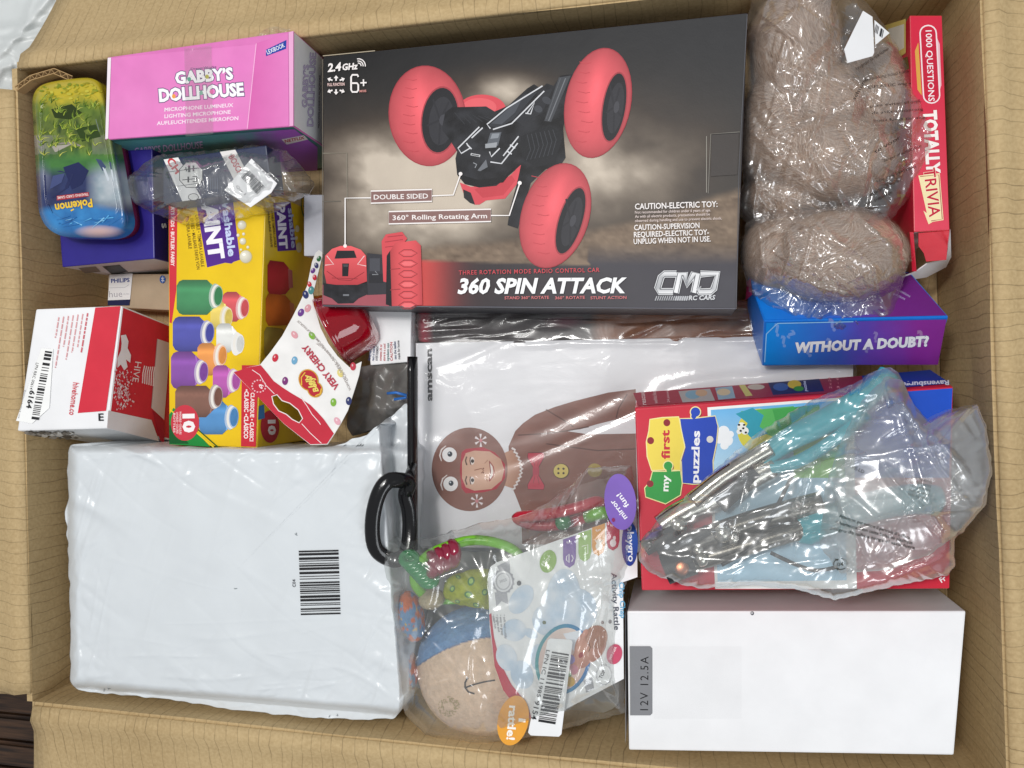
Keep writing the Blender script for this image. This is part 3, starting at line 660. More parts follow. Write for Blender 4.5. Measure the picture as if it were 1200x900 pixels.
# clear packing tape across the pink box
TAPE = film('clear_tape', 'f6f6f4', .05, .16, .8, .12, 120, .035)
T_ = gb.top; V = []; F = []
for j in range(41):
    for i in range(13):
        u, v = i/12, j/40; x = 217+u*32+v*2; y = 57.5+v*103-u*3; V.append(T_(x, y, .0011+.0005*float(crump(np.array([x]), np.array([y]), 22, 3)[0])+.25*float(folds(np.array([x]), np.array([y]), 20, 4, 4, 1.6)[0])))
for j in range(40):
    for i in range(12): k = j*13+i; F.append((k, k+1, k+14, k+13))
link('tape', V, F, TAPE, gb.th, smooth=True)
V = []; F = []
for j in range(25):
    for i in range(31):
        u, v = i/30, j/24; x = 296+u*44; y = 44-u*13+v*(16-u*6)-8*math.sin(math.pi*min(1, u*1.1)); V.append(P(x, y+2, .010+.012*float(crump(np.array([x]), np.array([y]), 10, 9)[0])*(1-v*.6)))
for j in range(24):
    for i in range(30): k = j*31+i; F.append((k, k+1, k+32, k+31))
link('loose_wrap', V, F, TAPE, gb.th, smooth=True)
# ---- painted tin
def tinc(x, y):
    u = (x-38)/100; v = (y-92)/185; f = float(fbm(x/16, y/14, 21, 4)); g = float(fbm(x/5, y/11, 6, 3))
    c = mixc(lin('c3b02a'), lin('5e7a22'), v*5.5-.3+(f-.5)*1.6)
    c = mixc(c, mixc(lin('31451c'), lin('7d8f35'), g*1.5-.25), (v-.15)*7)
    c = mixc(c, mixc(lin('2a5a2e'), lin('4f8a3d'), f*1.6-.3), (v-.42)*10)
    if .36 < v < .48: c = mixc(c, lin('8d8a84'), max(0, .9-2.2*u)*1.2*f*1.6 if u < .4 else (.5*f if u > .7 else 0))
    c = mixc(c, mixc(lin('1d2247'), lin('2d3b6e'), f*1.4-.2), (v-.56+.06*(f-.5))*16)
    if v > .52: c = mixc(c, mixc(lin('8b90a6'), lin('3b4467'), g), max(0, 1-abs(u-.12-(v-.58)*.2)*9)*max(0, 1-abs(v-.62)*9)); c = mixc(c, mixc(lin('c9cdd2'), lin('6f8b99'), f), max(0, min(1, (u-.62)*6))*max(0, min(1, (v-.52)*9))*max(0, min(1, (.86-v)*10)))
    cv = .86-.07*math.sin(u*2.2)+.05*u
    c = mixc(c, mixc(lin('1b5a9c'), lin('3a8fd0'), f*1.3-.1), (v-cv+.04)*22)
    if v > .8: c = mixc(c, lin('d9b4ac'), max(0, 1-((u-.78)/.30)**2-((v-.97)/.045)**2)*.9)
    return c
th = thing('painted_tin', 'small rounded painted metal tin with green meadow picture on violet box', 'tin', P(95, 185, -.0195))
oc = [(37, 112), (44, 100), (62, 95), (104, 90), (116, 93), (123, 106), (148, 245), (152, 262), (146, 274), (130, 279), (72, 278), (54, 268), (45, 250)]
TINM = paper('tin_litho', None, .22, .6, .02, 60, .04, 0, .5)
lid = sheet('lid', oc, (92, 185), lambda X, Y, R: .007-.0060*np.clip((R-.86)/.14, 0, 1)**2.2-.0009*np.exp(-((R-.80)/.02)**2)+.0012*(1-R*R)+.0000*X, TINM, th, N=300, M=120, skirt=.008, tuck=.0, wob=0, smooth=40, cols=tinc, pw=.8)
oc2 = [(92+(x-92)*.965+1, 185+(y-185)*.975+1) for x, y in oc]
sheet('base', oc2, (92, 185), lambda X, Y, R: -.003+0*X, paper('tin_base', '9c2a48', .25, .6, .02, 60, .1, .3), th, N=100, M=6, skirt=.016, tuck=.0, wob=0, smooth=8, bottom=True)
A = Art(Hit(lid), .0003)
A.poly([(66.5, 229.5), (104, 225), (104.5, 230), (66.5, 235)], 'a8323c'); A.text('TRADING CARD GAME', (103.5, 226), (67, 230.4), 3, 'ecd6d4', .02)
A.text('Pokemon', (107.5, 233), (64, 239.5), 9.5, 'ecc437', .03, outline='27427f', ow=.02, up=(.14, 1)); A.line([(86.5, 245), (83, 247)], 1.6, 'ecc437')
A.build('printed_lettering', th); A = Art(Hit(lid), .0002, .0000015)
for L_, c in (([(40, 178), (60, 168), (86, 166), (98, 172), (70, 182), (44, 190)], '8a847c'), ([(44, 180), (62, 171), (84, 169), (66, 178)], 'a8a298'), ([(112, 140), (126, 138), (130, 150), (116, 154)], '7f8a96'), ([(52, 205), (70, 200), (86, 204), (80, 220), (62, 232), (48, 226)], '2a3058'), ([(62, 206), (76, 203), (72, 214), (58, 222)], '46507c'), ([(44, 232), (58, 240), (62, 250), (48, 252)], '1c2246'), ([(74, 196), (92, 190), (104, 200), (96, 216), (84, 222)], '232a54'), ([(112, 186), (130, 190), (138, 204), (120, 200)], '3c4a6c'), ([(120, 196), (136, 200), (140, 214), (126, 212)], 'c4ccd4'), ([(60, 128), (84, 122), (96, 132), (82, 140), (64, 138)], '2c3a16'), ([(88, 150), (112, 146), (118, 160), (96, 166)], '2e4218')): A.poly(L_, c)
q = random.Random(12)
for r in range(60):
    x, y = q.uniform(46, 116), q.uniform(112, 184)
    for k in range(5): a = q.uniform(-2.6, -.5); l_ = q.uniform(4, 11); A.line([(x, y), (x+l_*.5*math.cos(a), y+l_*.5*math.sin(a)), (x+l_*math.cos(a+.3), y+l_*math.sin(a+.3))], [.8, .7, .15], q.choice(('a9b544', '5c7a2a', '7f9636', '3f5a1e', '8aa03c', 'c3c660')))
for r in range(70):
    x, y = q.uniform(44, 118), q.gauss(104, 6)
    if y > 97: A.ell(x, y, q.uniform(1.2, 3), q.uniform(.8, 1.7), q.choice(('b8ae36', 'a0982a', '84902a', 'c4bb46')), q.uniform(-40, 40), 9)
for r in range(16):
    x = q.uniform(56, 130); A.line([(x, 262+q.uniform(-6, 6)), (x+q.uniform(8, 20), 258+q.uniform(-6, 6))], [.3, 1.2], q.choice(('5fb0e4', '2f6fb0', '8acaf0')))
A.build('printed_grass', th)['kind'] = 'stuff'
# ---- violet box, label box
A = Art(bb.E); A.text('S', (189, 262), (190, 268), 5, 'e6e6f2', .05); A.build('side_lettering', bb.th)
A = Art(bb.S); A.poly([(120, 312), (140, 310), (150, 318), (132, 322)], '2a2622'); A.poly([(92, 314), (112, 312), (118, 318), (100, 320)], '8c867e'); A.build('open_slot', bb.th)
A = Art(hu.top, .0006)
A.poly([(129, 322), (156, 320.5), (153, 351), (127, 352)], 'f1f1f1'); A.poly([(127, 352), (153, 351), (152, 358), (126.6, 358)], '23284f')
A.text('PHILIPS', (130.8, 331.6), (152.6, 330.3), 4.6, '27408c', .03); A.text('hue', (128.6, 348.5), (144, 347.8), 7.5, 'a9a5ae', -.004); A.text('white ambiance', (145, 345.5), (152, 345.2), 2, 'b5b5bd'); A.line([(129, 337.5), (147, 336.8), (152, 333.5)], .5, 'b9b9bf')
A.build('brand_label', hu.th); A = Art(hu.top, .0006)
A.ell(191, 327.5, 3.4, 4.6, '2a5aa8'); A.line([(189.4, 325.6), (192.8, 329.4), (191.1, 331), (191.1, 324), (192.8, 325.6), (189.4, 329.4)], .6, 'f2f4f8')
A.build('bluetooth_mark', hu.th)
# ---- white and red box
A = Art(hv.top, .0004)
A.poly([(112, 360.5), (141.5, 358.8), (124.5, 481.5), (91.5, 484)], lambda x, y: mixc(lin('d63445'), lin('cd2c3f'), float(fbm(x/20, y/20, 2))), 14)
q = random.Random(4)
for k in range(7):
    n0 = 372-k*.0; x0 = 103-k*5.6; y0 = 367+k*.8; L_ = (46, 40, 44, 52, 36, 60, 24)[k]; y = y0
    while y < y0+L_:
        d = q.uniform(3, 8); A.line([(x0-(y-y0)*.16, y), (x0-(y+d-y0)*.16, min(y+d, y0+L_))], 1.3 if k else 1.7, 'dfa3a6' if k else 'cf6670'); y += d+1.1
A.text('hivehome.co', (86.3, 448), (81.4, 486), 7, 'd24552', .01)
A.text('E', (116, 493), (122, 492.8), 8.5, '26262a', .02)
A.poly([(49, 408), (63, 409), (58.5, 478), (38.5, 496), (19.5, 493)], 'f5f5f4')
A.bars((53.5, 411), (37.5, 491), (8.5, 1.2), 24, '2a2a2c', 5)
A.text('LPN RRC 00614', (43, 425), (35.5, 456), 3.4, '3a3a3c', .005); A.text('6164', (36, 457), (31.5, 478), 6, '2a2a2c', .03); A.text('Remove before use', (29, 457), (22, 490), 1.8, '8a8a8c')
A.build('printed_panel', hv.th)
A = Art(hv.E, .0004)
A.poly([(184, 397), (199, 402), (192, 492), (177, 478)], 'd9ccc9'); A.line([(184, 397), (177, 478)], .7, 'b2a6a4'); A.poly([(126.5, 481), (177, 492), (186, 517), (125, 501.5)], 'e2dcdc'); A.poly([(178, 480), (192, 494), (192, 520), (187, 516)], 'b3283a')
A.text('HIVE', (158, 423.5), (154.4, 447), 7.5, 'f0dede', .0)
for k in range(6): A.line([(169+k*2.4, 429+k*.3-abs(k-2)*.3), (167+k*2.5, 437), (166.5+k*2.5, 449+k*.7)], 1.3, 'f0dede')
A.poly([(141, 393), (147, 392), (150, 400), (149, 408), (153, 416), (152, 425), (147, 421), (149, 430), (145, 434), (141, 427), (137, 431), (137, 420), (141, 411), (142, 402)], 'ece6e6')  # pale blotch: torn card, with the glare on it painted in
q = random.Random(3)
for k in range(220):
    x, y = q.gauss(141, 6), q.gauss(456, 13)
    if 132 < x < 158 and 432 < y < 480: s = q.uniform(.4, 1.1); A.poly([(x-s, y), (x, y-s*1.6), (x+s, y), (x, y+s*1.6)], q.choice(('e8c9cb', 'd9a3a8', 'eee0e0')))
A.build('worn_glare_print', hv.th)
# peeled paper and dented corner at the lower edge
PEEL = paper('peeled_paper', 'dedcd8', .7, .2, .1)
A = Art(hv.S, .0004); q = random.Random(6)
for k in range(70):
    x, y = q.uniform(30, 95), q.uniform(506, 513); r_ = q.uniform(.8, 2.6); A.poly([(x-r_*2, y), (x, y-r_), (x+r_*2, y+.3), (x, y+r_)], q.choice(('8f8a84', 'b5b0aa', '6d6862', 'f0eeea')))
A.build('scuffed_underside', hv.th)
sheet('dented_edge', [(128, 388), (132, 386), (136, 410), (132, 436), (126, 440), (124, 425), (127, 405)], (129.5, 412), lambda X, Y, R: -.000+.0055*crump(X, Y, 9, 8)-.002*R**2, RED, hv.th, N=60, M=8, skirt=.004)
# ---- paint set
def jar(A, x0, y0, x1, y1, mx, my, mrx, mry, c, wht='e9e4dc'):
    cy = (y0+y1)/2; h = (y1-y0)/2; c = mixc(lin(c), (1, 1, 1), .04)
    def f(x, y): v = (y-cy)/h; s = .95-.45*v*v+.3*math.exp(-((v+.45)/.16)**2)+.12*(float(fbm(x/7, y/7, 3))-.5); return tuple(min(1, k*s+.02) for k in lin(c))
    r = min(7, (x1-x0)*.25)
    A.poly([(x0, y0+r), (x0+r*.4, y0+2), (x0+r, y0), (x1-r, y0), (x1, y0+r), (mx-2, my-mry-1), (mx-2, my+mry+1), (x1, y1-r), (x1-r, y1), (x0+r, y1), (x0+r*.4, y1-2), (x0, y1-r)], f, 5)
    A.line([(x1-r*.3, y0+r*.7), (x1+1.5, cy), (x1-r*.3, y1-r*.7)], 1.6, tuple(min(1, k*1.25+.05) for k in lin(c)))
    A.ell(mx-4, my, mrx+1.8, mry+2.6, tuple(min(1, k*.55+.35) for k in lin(c)), 4); A.ell(mx-2.2, my, mrx+1.3, mry+1.5, wht, 4); A.ell(mx, my, mrx+.6, mry+.3, tuple(min(1, k*.6+.3) for k in lin(c)), 4); A.ell(mx+.4, my, mrx-.3, mry-1.4, lambda x, y: tuple(k*(.62+.25*float(fbm(x/3, y/4, 9))) for k in lin(c)), 4)
A = Art(pb.top, .0003)
A.poly([(198, 227), (311, 224), (300, 523), (199, 520)], lambda x, y: mixc(lin('efcb1f'), lin('e3b818'), float(fbm(x/40, y/60, 2))), 14)
A.poly([(198, 228), (208.5, 228), (207, 340), (201.5, 379), (199, 378)], 'd03440'); A.text('PARTS KIDS • BUTILEK FARBY', (200.6, 236), (200.6, 312), 4, 'f4e6e2', .03)
A.poly([(228, 226), (272, 224), (281.5, 304.5), (274, 307), (271.5, 309), (264, 308), (243, 313.5)], '552a8c')
A.text('Washable', (259, 226), (268.3, 301), 8.6, 'c9d4f2', .035, outline='552a8c', ow=.01); A.text('PAINT', (235.5, 228), (246.3, 304.8), 17, 'f7f4fa', .05)
for t, a, b in (('LAVABLE • TEMPERA LAVABLE', (229, 252), (236, 313)), ('BABIES • MALBARE FARVE VON', (223, 256), (231, 316)), ('PINTURA LAVABLE', (217.5, 254), (221.5, 292))): A.text(t, a, b, 3.9, '6d5216', .02)
for x, y, r in ((284, 264, 5.4), (285, 283, 4), (288.5, 301, 7.6), (279.5, 276, 2), (291, 290, 1.8), (286, 274.5, 1.8), (283, 293, 1.6)):
    A.ell(x, y, r, r*1.05, 'cbb35a'); A.ell(x-.3, y-.2, r*.9, r*.95, lambda a, b, x=x, y=y, r=r: mixc(lin('f3eedc'), lin('b9b2a0'), math.hypot(a-x+.3*r, b-y+.3*r)/r*.7)); A.ell(x-r*.3, y-r*.35, r*.28, r*.22, 'fffdf5', 0, 10)
jar(A, 261, 342, 283, 377, 287, 361, 4.6, 11, 'd8434a')
jar(A, 247, 353, 265, 386, 268, 372, 4.5, 11, 'edd15a'); jar(A, 254, 379, 274, 413, 281.5, 403, 4.6, 11, 'e6e6e2')
jar(A, 207.5, 328, 250, 369, 256, 347, 5, 12, '23884c'); jar(A, 203, 371, 241, 412, 246, 390, 5, 12, '3b3fa8')
jar(A, 232, 402, 254, 440, 261, 416.5, 4.8, 11.5, 'f0973a'); jar(A, 250, 428, 270, 466, 277, 446, 4.8, 11.5, 'b848ac')
jar(A, 201, 412, 232, 456, 239, 436, 5, 12, '8438a4'); jar(A, 234, 470, 268, 509, 274.5, 489, 5, 12, '3f8ac8'); jar(A, 206, 452, 249, 489, 256, 465, 5, 12, '7c4a36')
A.poly([(199, 486), (204, 478), (247, 523.5), (199, 520.5)], '1f8a3c'); A.line([(200, 480), (251, 524)], 1.6, 'e8cf2a'); A.line([(206, 480), (256, 524)], 1.4, '2c5a22'); A.poly([(199, 498), (207, 500), (222, 520), (199, 520)], '16592a')
A.ell(217.5, 495.5, 16.5, 21, 'cb3a48'); A.text('10', (215.5, 485), (216, 507), 12.5, 'f6f0f0', .06)
for k in range(3): A.text(('WASHABLE • COULEURS', 'LAVABLES • COLORES', 'BOTTLES')[k], (211-k*3.6, 482+k), (211-k*3.6, 509-k), 2.4, 'f0d4d4', .02)
A.poly([(284, 428), (303.4, 428), (300.3, 523.5), (283, 523)], 'cb2c3c'); A.text('•CLASSIC •CLÁSICO', (287.3, 456), (286.5, 514), 4.8, 'f4e8e6', .035); A.text('CLASSIQUE • CLASSICI', (294.6, 460), (293.2, 517), 4.4, 'f4e8e6', .03)
A.build('printed_panel', pb.th)
A = Art(pb.E, .0003)
A.poly([(320, 238), (340, 236), (347, 293), (325, 294.5)], '552a8c'); A.text('PAINT', (324, 240), (327.6, 292), 9, 'f2eefa', .05); A.text('shable', (337, 244), (341.5, 291), 5.5, 'b9c4ea', .03)
for t, a, b in (('LAVABLE TEMPERA LAVABLE', (317, 246), (321.5, 290)), ('MALBARE FARVE', (313, 248), (317, 290))): A.text(t, a, b, 2.4, '6d5216', .02)
A.ell(357, 241, 4.6, 15, '1f6a3a', -4); A.ell(357, 241, 3.8, 13.6, 'e3bc1c', -4); A.text('Crayola', (355.5, 229), (356.5, 253), 3.6, '245a32', .03)
A.ell(348, 268, 2.4, 4, 'e4d9b2'); A.ell(350, 290, 3.4, 6, 'dcd0a6'); A.ell(347, 279, 1.4, 2.4, 'e4d9b2')
def fj(x0, y0, x1, y1, c):
    A.poly([(x0+3, y0), (x1-2, y0+2), (x1+4, y0+9), (x1+5, y1-7), (x1, y1-1), (x0+3, y1), (x0, y1-6), (x0, y0+6)], lambda x, y: tuple(k*(1.0-.4*abs((y-(y0+y1)/2)/(y1-y0)*2)**2+.15*(float(fbm(x/6, y/6, 1))-.5)) for k in lin(c)), 6); A.poly([(x1+3, y0+10), (x1+8, y0+12), (x1+9, y1-9), (x1+4, y1-8)], tuple(k*.8+.12 for k in lin(c)))
fj(313, 305, 334, 346, 'c22f3a'); fj(311, 344, 336, 382, 'e0742a'); fj(309, 383, 332, 420, 'b9a24a')
A.build('side_print', pb.th); A = Art(pb.E, .0003)
A.ell(316, 500, 11, 19, 'b8323f'); A.text('10', (314, 492), (314.5, 510), 8, 'f0e8e8', .06); A.poly([(303, 476), (309, 474), (310, 490), (302, 492)], '3f7ab0')
A.build('side_print', pb.th)
# ================================================================ print on the boxes at the right
A = Art(vb.top, .0005)
A.poly([(738, 757), (762, 757), (764.5, 759.5), (764.5, 835.5), (762, 838), (738.5, 838)], '85868a'); A.text('12V 12.5A', (759.5, 832), (760, 769), 9.5, '1d1d1f', .0, sp=1.18)
A.build('voltage_label', vb.th)
A = Art(vb.top, .0005); A.ell(881.5, 718.5, 2, 2.3, '5a5a60'); A.ell(881.2, 718.2, 1, 1.2, 'c9c9cc'); A.build('ink_mark', vb.th)
V = [vb.top(x, y, .0004+.0003*float(vn(x/3., y/4., 3))) for y in np.linspace(757, 842, 22) for x in (766, 785, 805, 825, 848, 869)]
link('tape', V, [(j*6+i, j*6+i+1, j*6+i+7, j*6+i+6) for j in range(21) for i in range(5)], film('faint_tape', 'fdfdfd', .0, .25, .08, .12, 90, .008), vb.th, smooth=True)
# open end flap of the white box, a sliver beside its left edge
link('end_flap', [vb.T[0]+Vector((-.0015, -.002, -.001)), vb.T[3]+Vector((-.0025, .004, -.001)), vb.T[3]+Vector((-.003, .006, -.05)), vb.T[0]+Vector((-.002, -.004, -.05))], [(0, 1, 2, 3)], WHITE, vb.th)
# ---- quiz card box
qf = Pl(wd.T[3], wd.T[2], wd.B[3], wd.c)
def qc(x, y):
    f = float(fbm(x/12, y/12, 6, 3)); return mixc(mixc(lin('0f8be6'), lin('4a52c0'), (x-900)/110), lin('8c2f98'), (x-985)/90+.25*(f-.5))
A = Art(wd.S, .0003); A.poly([(898, 378), (1109, 374), (1099, 427), (895, 427)], qc, 9)
q = random.Random(8)
for k in range(11):
    x, y = q.uniform(905, 1090), q.uniform(384, 420); c = mixc(qc(x, y), lin('ffffff'), .16); A.text('?', (x, y), (x+6, y+q.uniform(-5, 5)), q.uniform(9, 15), c, .04)
A.line([(896, 424), (898, 391), (911, 378.5), (1000, 376.5)], 1.0, '9fd0f4')
A.text('WITHOUT A DOUBT?', (932.5, 412.5), (1089, 404.5), 11, 'f6f6fa', .06, .18, sp=1.04, outline='3a3f9a', ow=.02)
A.build('printed_front', wd.th)
A = Art(wd.top, .0003); A.poly([(878, 325), (1065, 320), (1109, 370), (897, 375)], lambda x, y: mixc(mixc(lin('0d7be0'), lin('3a56c4'), (x-900)/110), lin('6d2580'), (x-980)/60), 9)
for a, b in (((1046, 345), (1060, 352)), ((1050, 340), (1066, 349)), ((905, 360), (918, 363))): A.text('questions', a, b, 3, 'b9b4dc')
A.build('printed_lid', wd.th)
A = Art(wd.W, .0003); A.poly([(876, 330), (880, 326), (882, 345), (874, 352)], 'e0468e'); A.build('pink_side', wd.th)
# ---- trivia box
A = Art(tv.top, .0003)
A.poly([(1067, 20), (1103, 20), (1112, 269), (1072, 271)], lambda x, y: mixc(lin('cf2742'), lin('dd4a60'), (y-60)/230+.3*(float(fbm(x/20, y/40, 4))-.5)), 14)
q = []
for a in np.linspace(math.pi, 0, 9): q.append((1087.5+10*math.cos(a)*.95, 39-9*math.sin(a)))
for a in np.linspace(0, -math.pi, 9): q.append((1091.5+9.5*math.cos(a), 112-9*math.sin(a)))
A.poly([(1076, 50), (1072, 60), (1075, 105), (1080, 112)], 'd9a24a'); A.poly([(1096, 40), (1101, 52), (1103, 100), (1099, 112)], 'e6b9c0')
A.poly(q, 'c5203c'); A.line(q, 1.6, 'f0dfe0', True); A.text('1000 QUESTIONS', (1084.5, 36), (1088, 119), 7.2, 'f6eef0', .008)
A.text('TOTALLY', (1082, 130), (1086.5, 204), 15, 'f4ece8', .05, outline='b81f3a', ow=.02)
A.poly([(1076, 206), (1101, 203), (1105.5, 258), (1093, 260), (1088, 263), (1082, 247), (1086, 250)], 'f0e0b0'); A.line([(1078, 207), (1100, 205), (1104, 257), (1091, 259)], .9, '9d2a3a')
A.text('TRIVIA', (1082, 198), (1089, 255), 13.5, 'c3243c', .012, outline='f6ead0', ow=.02)
A.build('printed_spine', tv.th)
A = Art(tv.W, .0003)
A.poly([(1036, 30), (1062, 22), (1062, 62), (1050, 70)], 'e9d27a'); A.poly([(1041, 34), (1060, 28), (1060, 56), (1050, 62)], 'f2efe4'); A.poly([(1046, 74), (1064, 66), (1066, 80), (1050, 88)], '6d5a2e')
for k, t in enumerate(('?!', '3', '7', '?&')): A.text(t, (1052, 150+k*45), (1062, 150+k*45), 12, 'd9b93c', .04)
A.build('side_print', tv.th)
# flap end: pink tuck flap, white card ears
T2, T3 = tv.T[2], tv.T[3]
fp = Pl(P(1071, 272, -.0085), P(1113, 270, -.0085), P(1108, 322, -.024))
prism('tuck_flap', [(1076, 273), (1112, 270), (1108.5, 304), (1085, 306), (1082, 296), (1076, 288)], fp, .0008, RED, tv.th)
fq = Pl(P(1070, 324, -.036), P(1113, 300, -.030), P(1060, 330, -.038))
prism('end_panel', [(1056, 324), (1072, 318), (1086, 308), (1108, 304), (1113, 268), (1114, 300), (1108, 312), (1085, 324), (1072, 326)], fq, .0008, WHITE, tv.th)
link('side_panel', [P(1066, 272, -.010), P(1070.5, 272, -.009), P(1074, 318, -.012), P(1069, 318, -.014), P(1055, 325, -.080), P(1050, 275, -.08)], [(0, 1, 2, 3), (0, 3, 4, 5)], DRED, tv.th)
A = Art(Pl(P(1066, 272, -.010), P(1069, 318, -.014), P(1055, 325, -.080)), .0006)
for k, (x, y) in enumerate(((1058, 292), (1060, 304))): A.text('&?'[k], (x, y), (x+7, y), 8, 'd9a93c', .05)
A.build('end_print', tv.th)
# ---- puzzle box
A = Art(pz.top, .0003)
A.poly([(746, 480), (1000, 463), (1000, 690), (754, 691)], lambda x, y: mixc(lin('c41f36'), lin('cf3045'), float(fbm(x/40, y/30, 2))), 18)
A.poly([(990, 464), (1116, 455), (1112, 560), (992, 560)], '1b50c4'); A.poly([(990, 560), (1112, 560), (1112, 689), (990, 690)], 'c41f36')
A.poly([(829, 477.5), (1000, 465), (1004, 690), (838, 690)], 'f2f0ee')
A.poly([(833, 480.5), (990, 469), (992, 680), (841, 682)], lambda x, y: mixc(lin('6db4e6'), lin('b9dcf2'), (y-480)/70), 12)
A.ell(890, 505, 26, 26, 'd9cf4a', 0); A.poly([(868, 482), (930, 476), (940, 500), (915, 515), (895, 508), (880, 495)], '55b25a'); A.poly([(862, 485), (882, 478), (895, 487), (890, 500), (900, 508), (882, 515), (872, 505), (876, 496)], '2c9ab0'); A.poly([(905, 480), (960, 474), (965, 520), (930, 530), (912, 505)], '3fa04c'); A.poly([(930, 500), (990, 480), (990, 560), (930, 560)], '8ac95a')
for x, y, r in ((848, 506, 7), (843, 514, 6), (852, 516, 7), (849, 522, 5), (856, 509, 4)): A.ell(x, y, r, r, 'f4f6fa', 0, 16)
for x, y, r in ((869, 500, 5), (873, 505, 4.4), (866, 506, 3)): A.ell(x, y, r, r, 'f0f0ec', 0, 14)
for x, y in ((866, 498), (871, 502), (868, 505), (874, 507), (872, 498)): A.ell(x, y, 1.5, 1.3, '1c1c1e', 0, 10)
def piece(poly, c, knobs):
    poly = [tuple(p) for p in poly]
    A.poly([(x+1.3, y+1.6) for x, y in poly], '7d1424')
    for x, y, r in knobs: A.ell(x+1, y+1.3, r+.8, r+.8, '7d1424')
    A.line(poly, 2.4, 'efe3a0', True)
    for x, y, r in knobs: A.ell(x, y, r+1.2, r+1.2, 'efe3a0')
    A.poly(poly, c)
    for x, y, r in knobs: A.ell(x, y, r, r, c)
piece([(797, 491), (812, 491), (838, 488), (841, 500), (839, 520), (835, 540), (836, 566), (812, 567), (800, 566), (799, 540), (803, 522), (799, 505)], '1c44b4', [(815, 483, 5.5), (813, 488, 3)])
piece([(762, 492), (776, 490), (795, 489), (798, 505), (802, 524), (797, 540), (797, 551), (782, 550), (764, 551), (759, 535), (758, 518), (761, 505)], 'ecd455', [(794.5, 524, 4)])
piece([(765, 553), (780, 553), (797, 552), (799, 566), (797, 580), (780, 590), (757, 582), (756, 572), (762, 565)], '2f9a44', [(783, 546, 5), (784, 551, 3)])
A.ell(781.5, 495.5, 4, 4.2, '8c1f2c'); A.ell(762.5, 516.5, 4, 4.2, '8c1f2c'); A.ell(762, 567, 4, 4, '8c1f2c'); A.ell(832, 515, 4, 4, 'd9d6d4')
A.text('first', (784.8, 538), (784.3, 504), 9.5, 'c8263a', .03); A.text('puzzles', (818.5, 566), (820, 505), 9, 'f4f4f8', .03); A.text('my', (783, 576), (784, 557), 8, 'f4f6f2', .03)
A.build('printed_front', pz.th)
A = Art(pz.N, .0003)
A.poly([(742, 461), (1062, 437), (1066, 455), (748, 476)], lambda x, y: mixc(lin('a8203a'), lin('8c2a46'), (x-760)/200), 10)
A.text('rescue', (757.5, 475), (755, 459.5), 6, 'e3cfd0', .01, up=(-1, -.1)); A.text('vehicles', (771, 473.5), (768.5, 459), 5, 'd9bfc2', .0, up=(-1, -.1)); A.text('24 pieces', (785, 472), (783, 458), 3, 'd9bfc2', up=(-1, -.1))
A.poly([(795, 459), (832, 456), (838, 470), (800, 472)], 'b0a8a8'); A.ell(812, 463, 9, 5, '7fa6bc'); A.ell(822, 461, 7, 4, 'c9a080'); A.poly([(838, 455), (858, 453), (862, 467), (842, 469)], '8fa9bc'); A.ell(848, 460, 8, 4, 'd4bd9a'); A.poly([(866, 452), (873, 451.5), (882, 464), (874, 465)], 'c9bb6a'); A.ell(886, 454, 10, 3.2, 'c4b2a4')
A.poly([(900, 449), (960, 444.5), (966, 459), (906, 463.5)], '262a5c'); A.ell(915, 454, 9, 4.5, '3a5c9c'); A.ell(931, 451, 8, 5, 'd4b43c'); A.ell(936, 456, 6, 3, '3a8a3c'); A.text('puzzles', (946, 459), (944, 447), 3.6, 'c9d0e8', .02, up=(-1, -.1))
for k, x in enumerate((975, 984)): A.text(('2 x 24', '3 - 6')[k], (x, 456), (x-1.5, 443), 3.2, 'd98a94', .01, up=(-1, -.1))
A.poly([(1010, 441), (1090, 434), (1114, 450), (1066, 454), (1014, 458)], '1c3c98'); A.text('Ravensburger', (1112, 446.3), (1052, 449), 5.5, 'e9eef8', .03, up=(.05, 1))
A.build('side_print', pz.th)['kind'] = 'stuff'
A = Art(pz.top, .0006); A.text('Fr', (1103, 683), (1109, 679), 6, 'f4e6e8', .03); A.build('corner_lettering', pz.th)
# ================================================================ costume packet
cth = cp.th
A = Art(cp.top, .0002)
BR = '7c4a3c'; br = lambda x, y: mixc(lin('7d5044'), lin('9c6d5f'), float(fbm(x/22, y/16, 5, 4))*1.2-.1)
A.text('amscan', (506.5, 470), (506, 408.5), 7.2, '3a3a40', .035)
bodyp = [(596, 523), (604, 505), (613, 496), (627, 486), (650, 477), (673, 470), (713, 460), (745, 456), (745, 489), (720, 492), (700, 497), (680, 503), (663, 505), (690, 509), (745, 508), (748, 638), (612, 638), (611, 598), (604, 580), (598, 566)]
A.poly(bodyp, br, 8)
for L_ in ([(607, 510), (640, 508), (663, 505), (690, 500)], [(735, 462), (725, 478), (722, 490)], [(640, 480), (660, 492), (672, 500)], [(640, 520), (700, 528), (745, 526)], [(650, 600), (690, 590), (740, 594)]): A.line(L_, 1.4, '5c332a')
skin = lambda x, y: mixc(lin('e3b89e'), lin('bb8a70'), max(0, ((x-563)/34)**2*.6+((y-551)/30)**2*.5))
A.poly([(588, 532), (600, 527), (609, 540), (609, 562), (600, 572), (588, 568)], skin, 5)
zz = [(601+10*math.sin(math.pi*k/22)+(1.3 if k % 2 else -1.3), 525+49*k/22) for k in range(23)]; A.line(zz, 2.4, 'ece4e0')
A.ell(550.5, 550, 44.5, 49, br, 0, 48)
A.poly([(541, 530), (546, 526), (566, 524), (580, 530), (592, 544), (592, 560), (582, 573), (566, 577), (546, 578), (541, 572), (539, 551)], 'b8283c')
A.poly([(546, 531), (556, 528), (574, 529), (587, 538), (591, 550), (588, 563), (576, 573), (556, 575), (546, 571), (541.5, 560), (541.5, 542)], skin, 4)
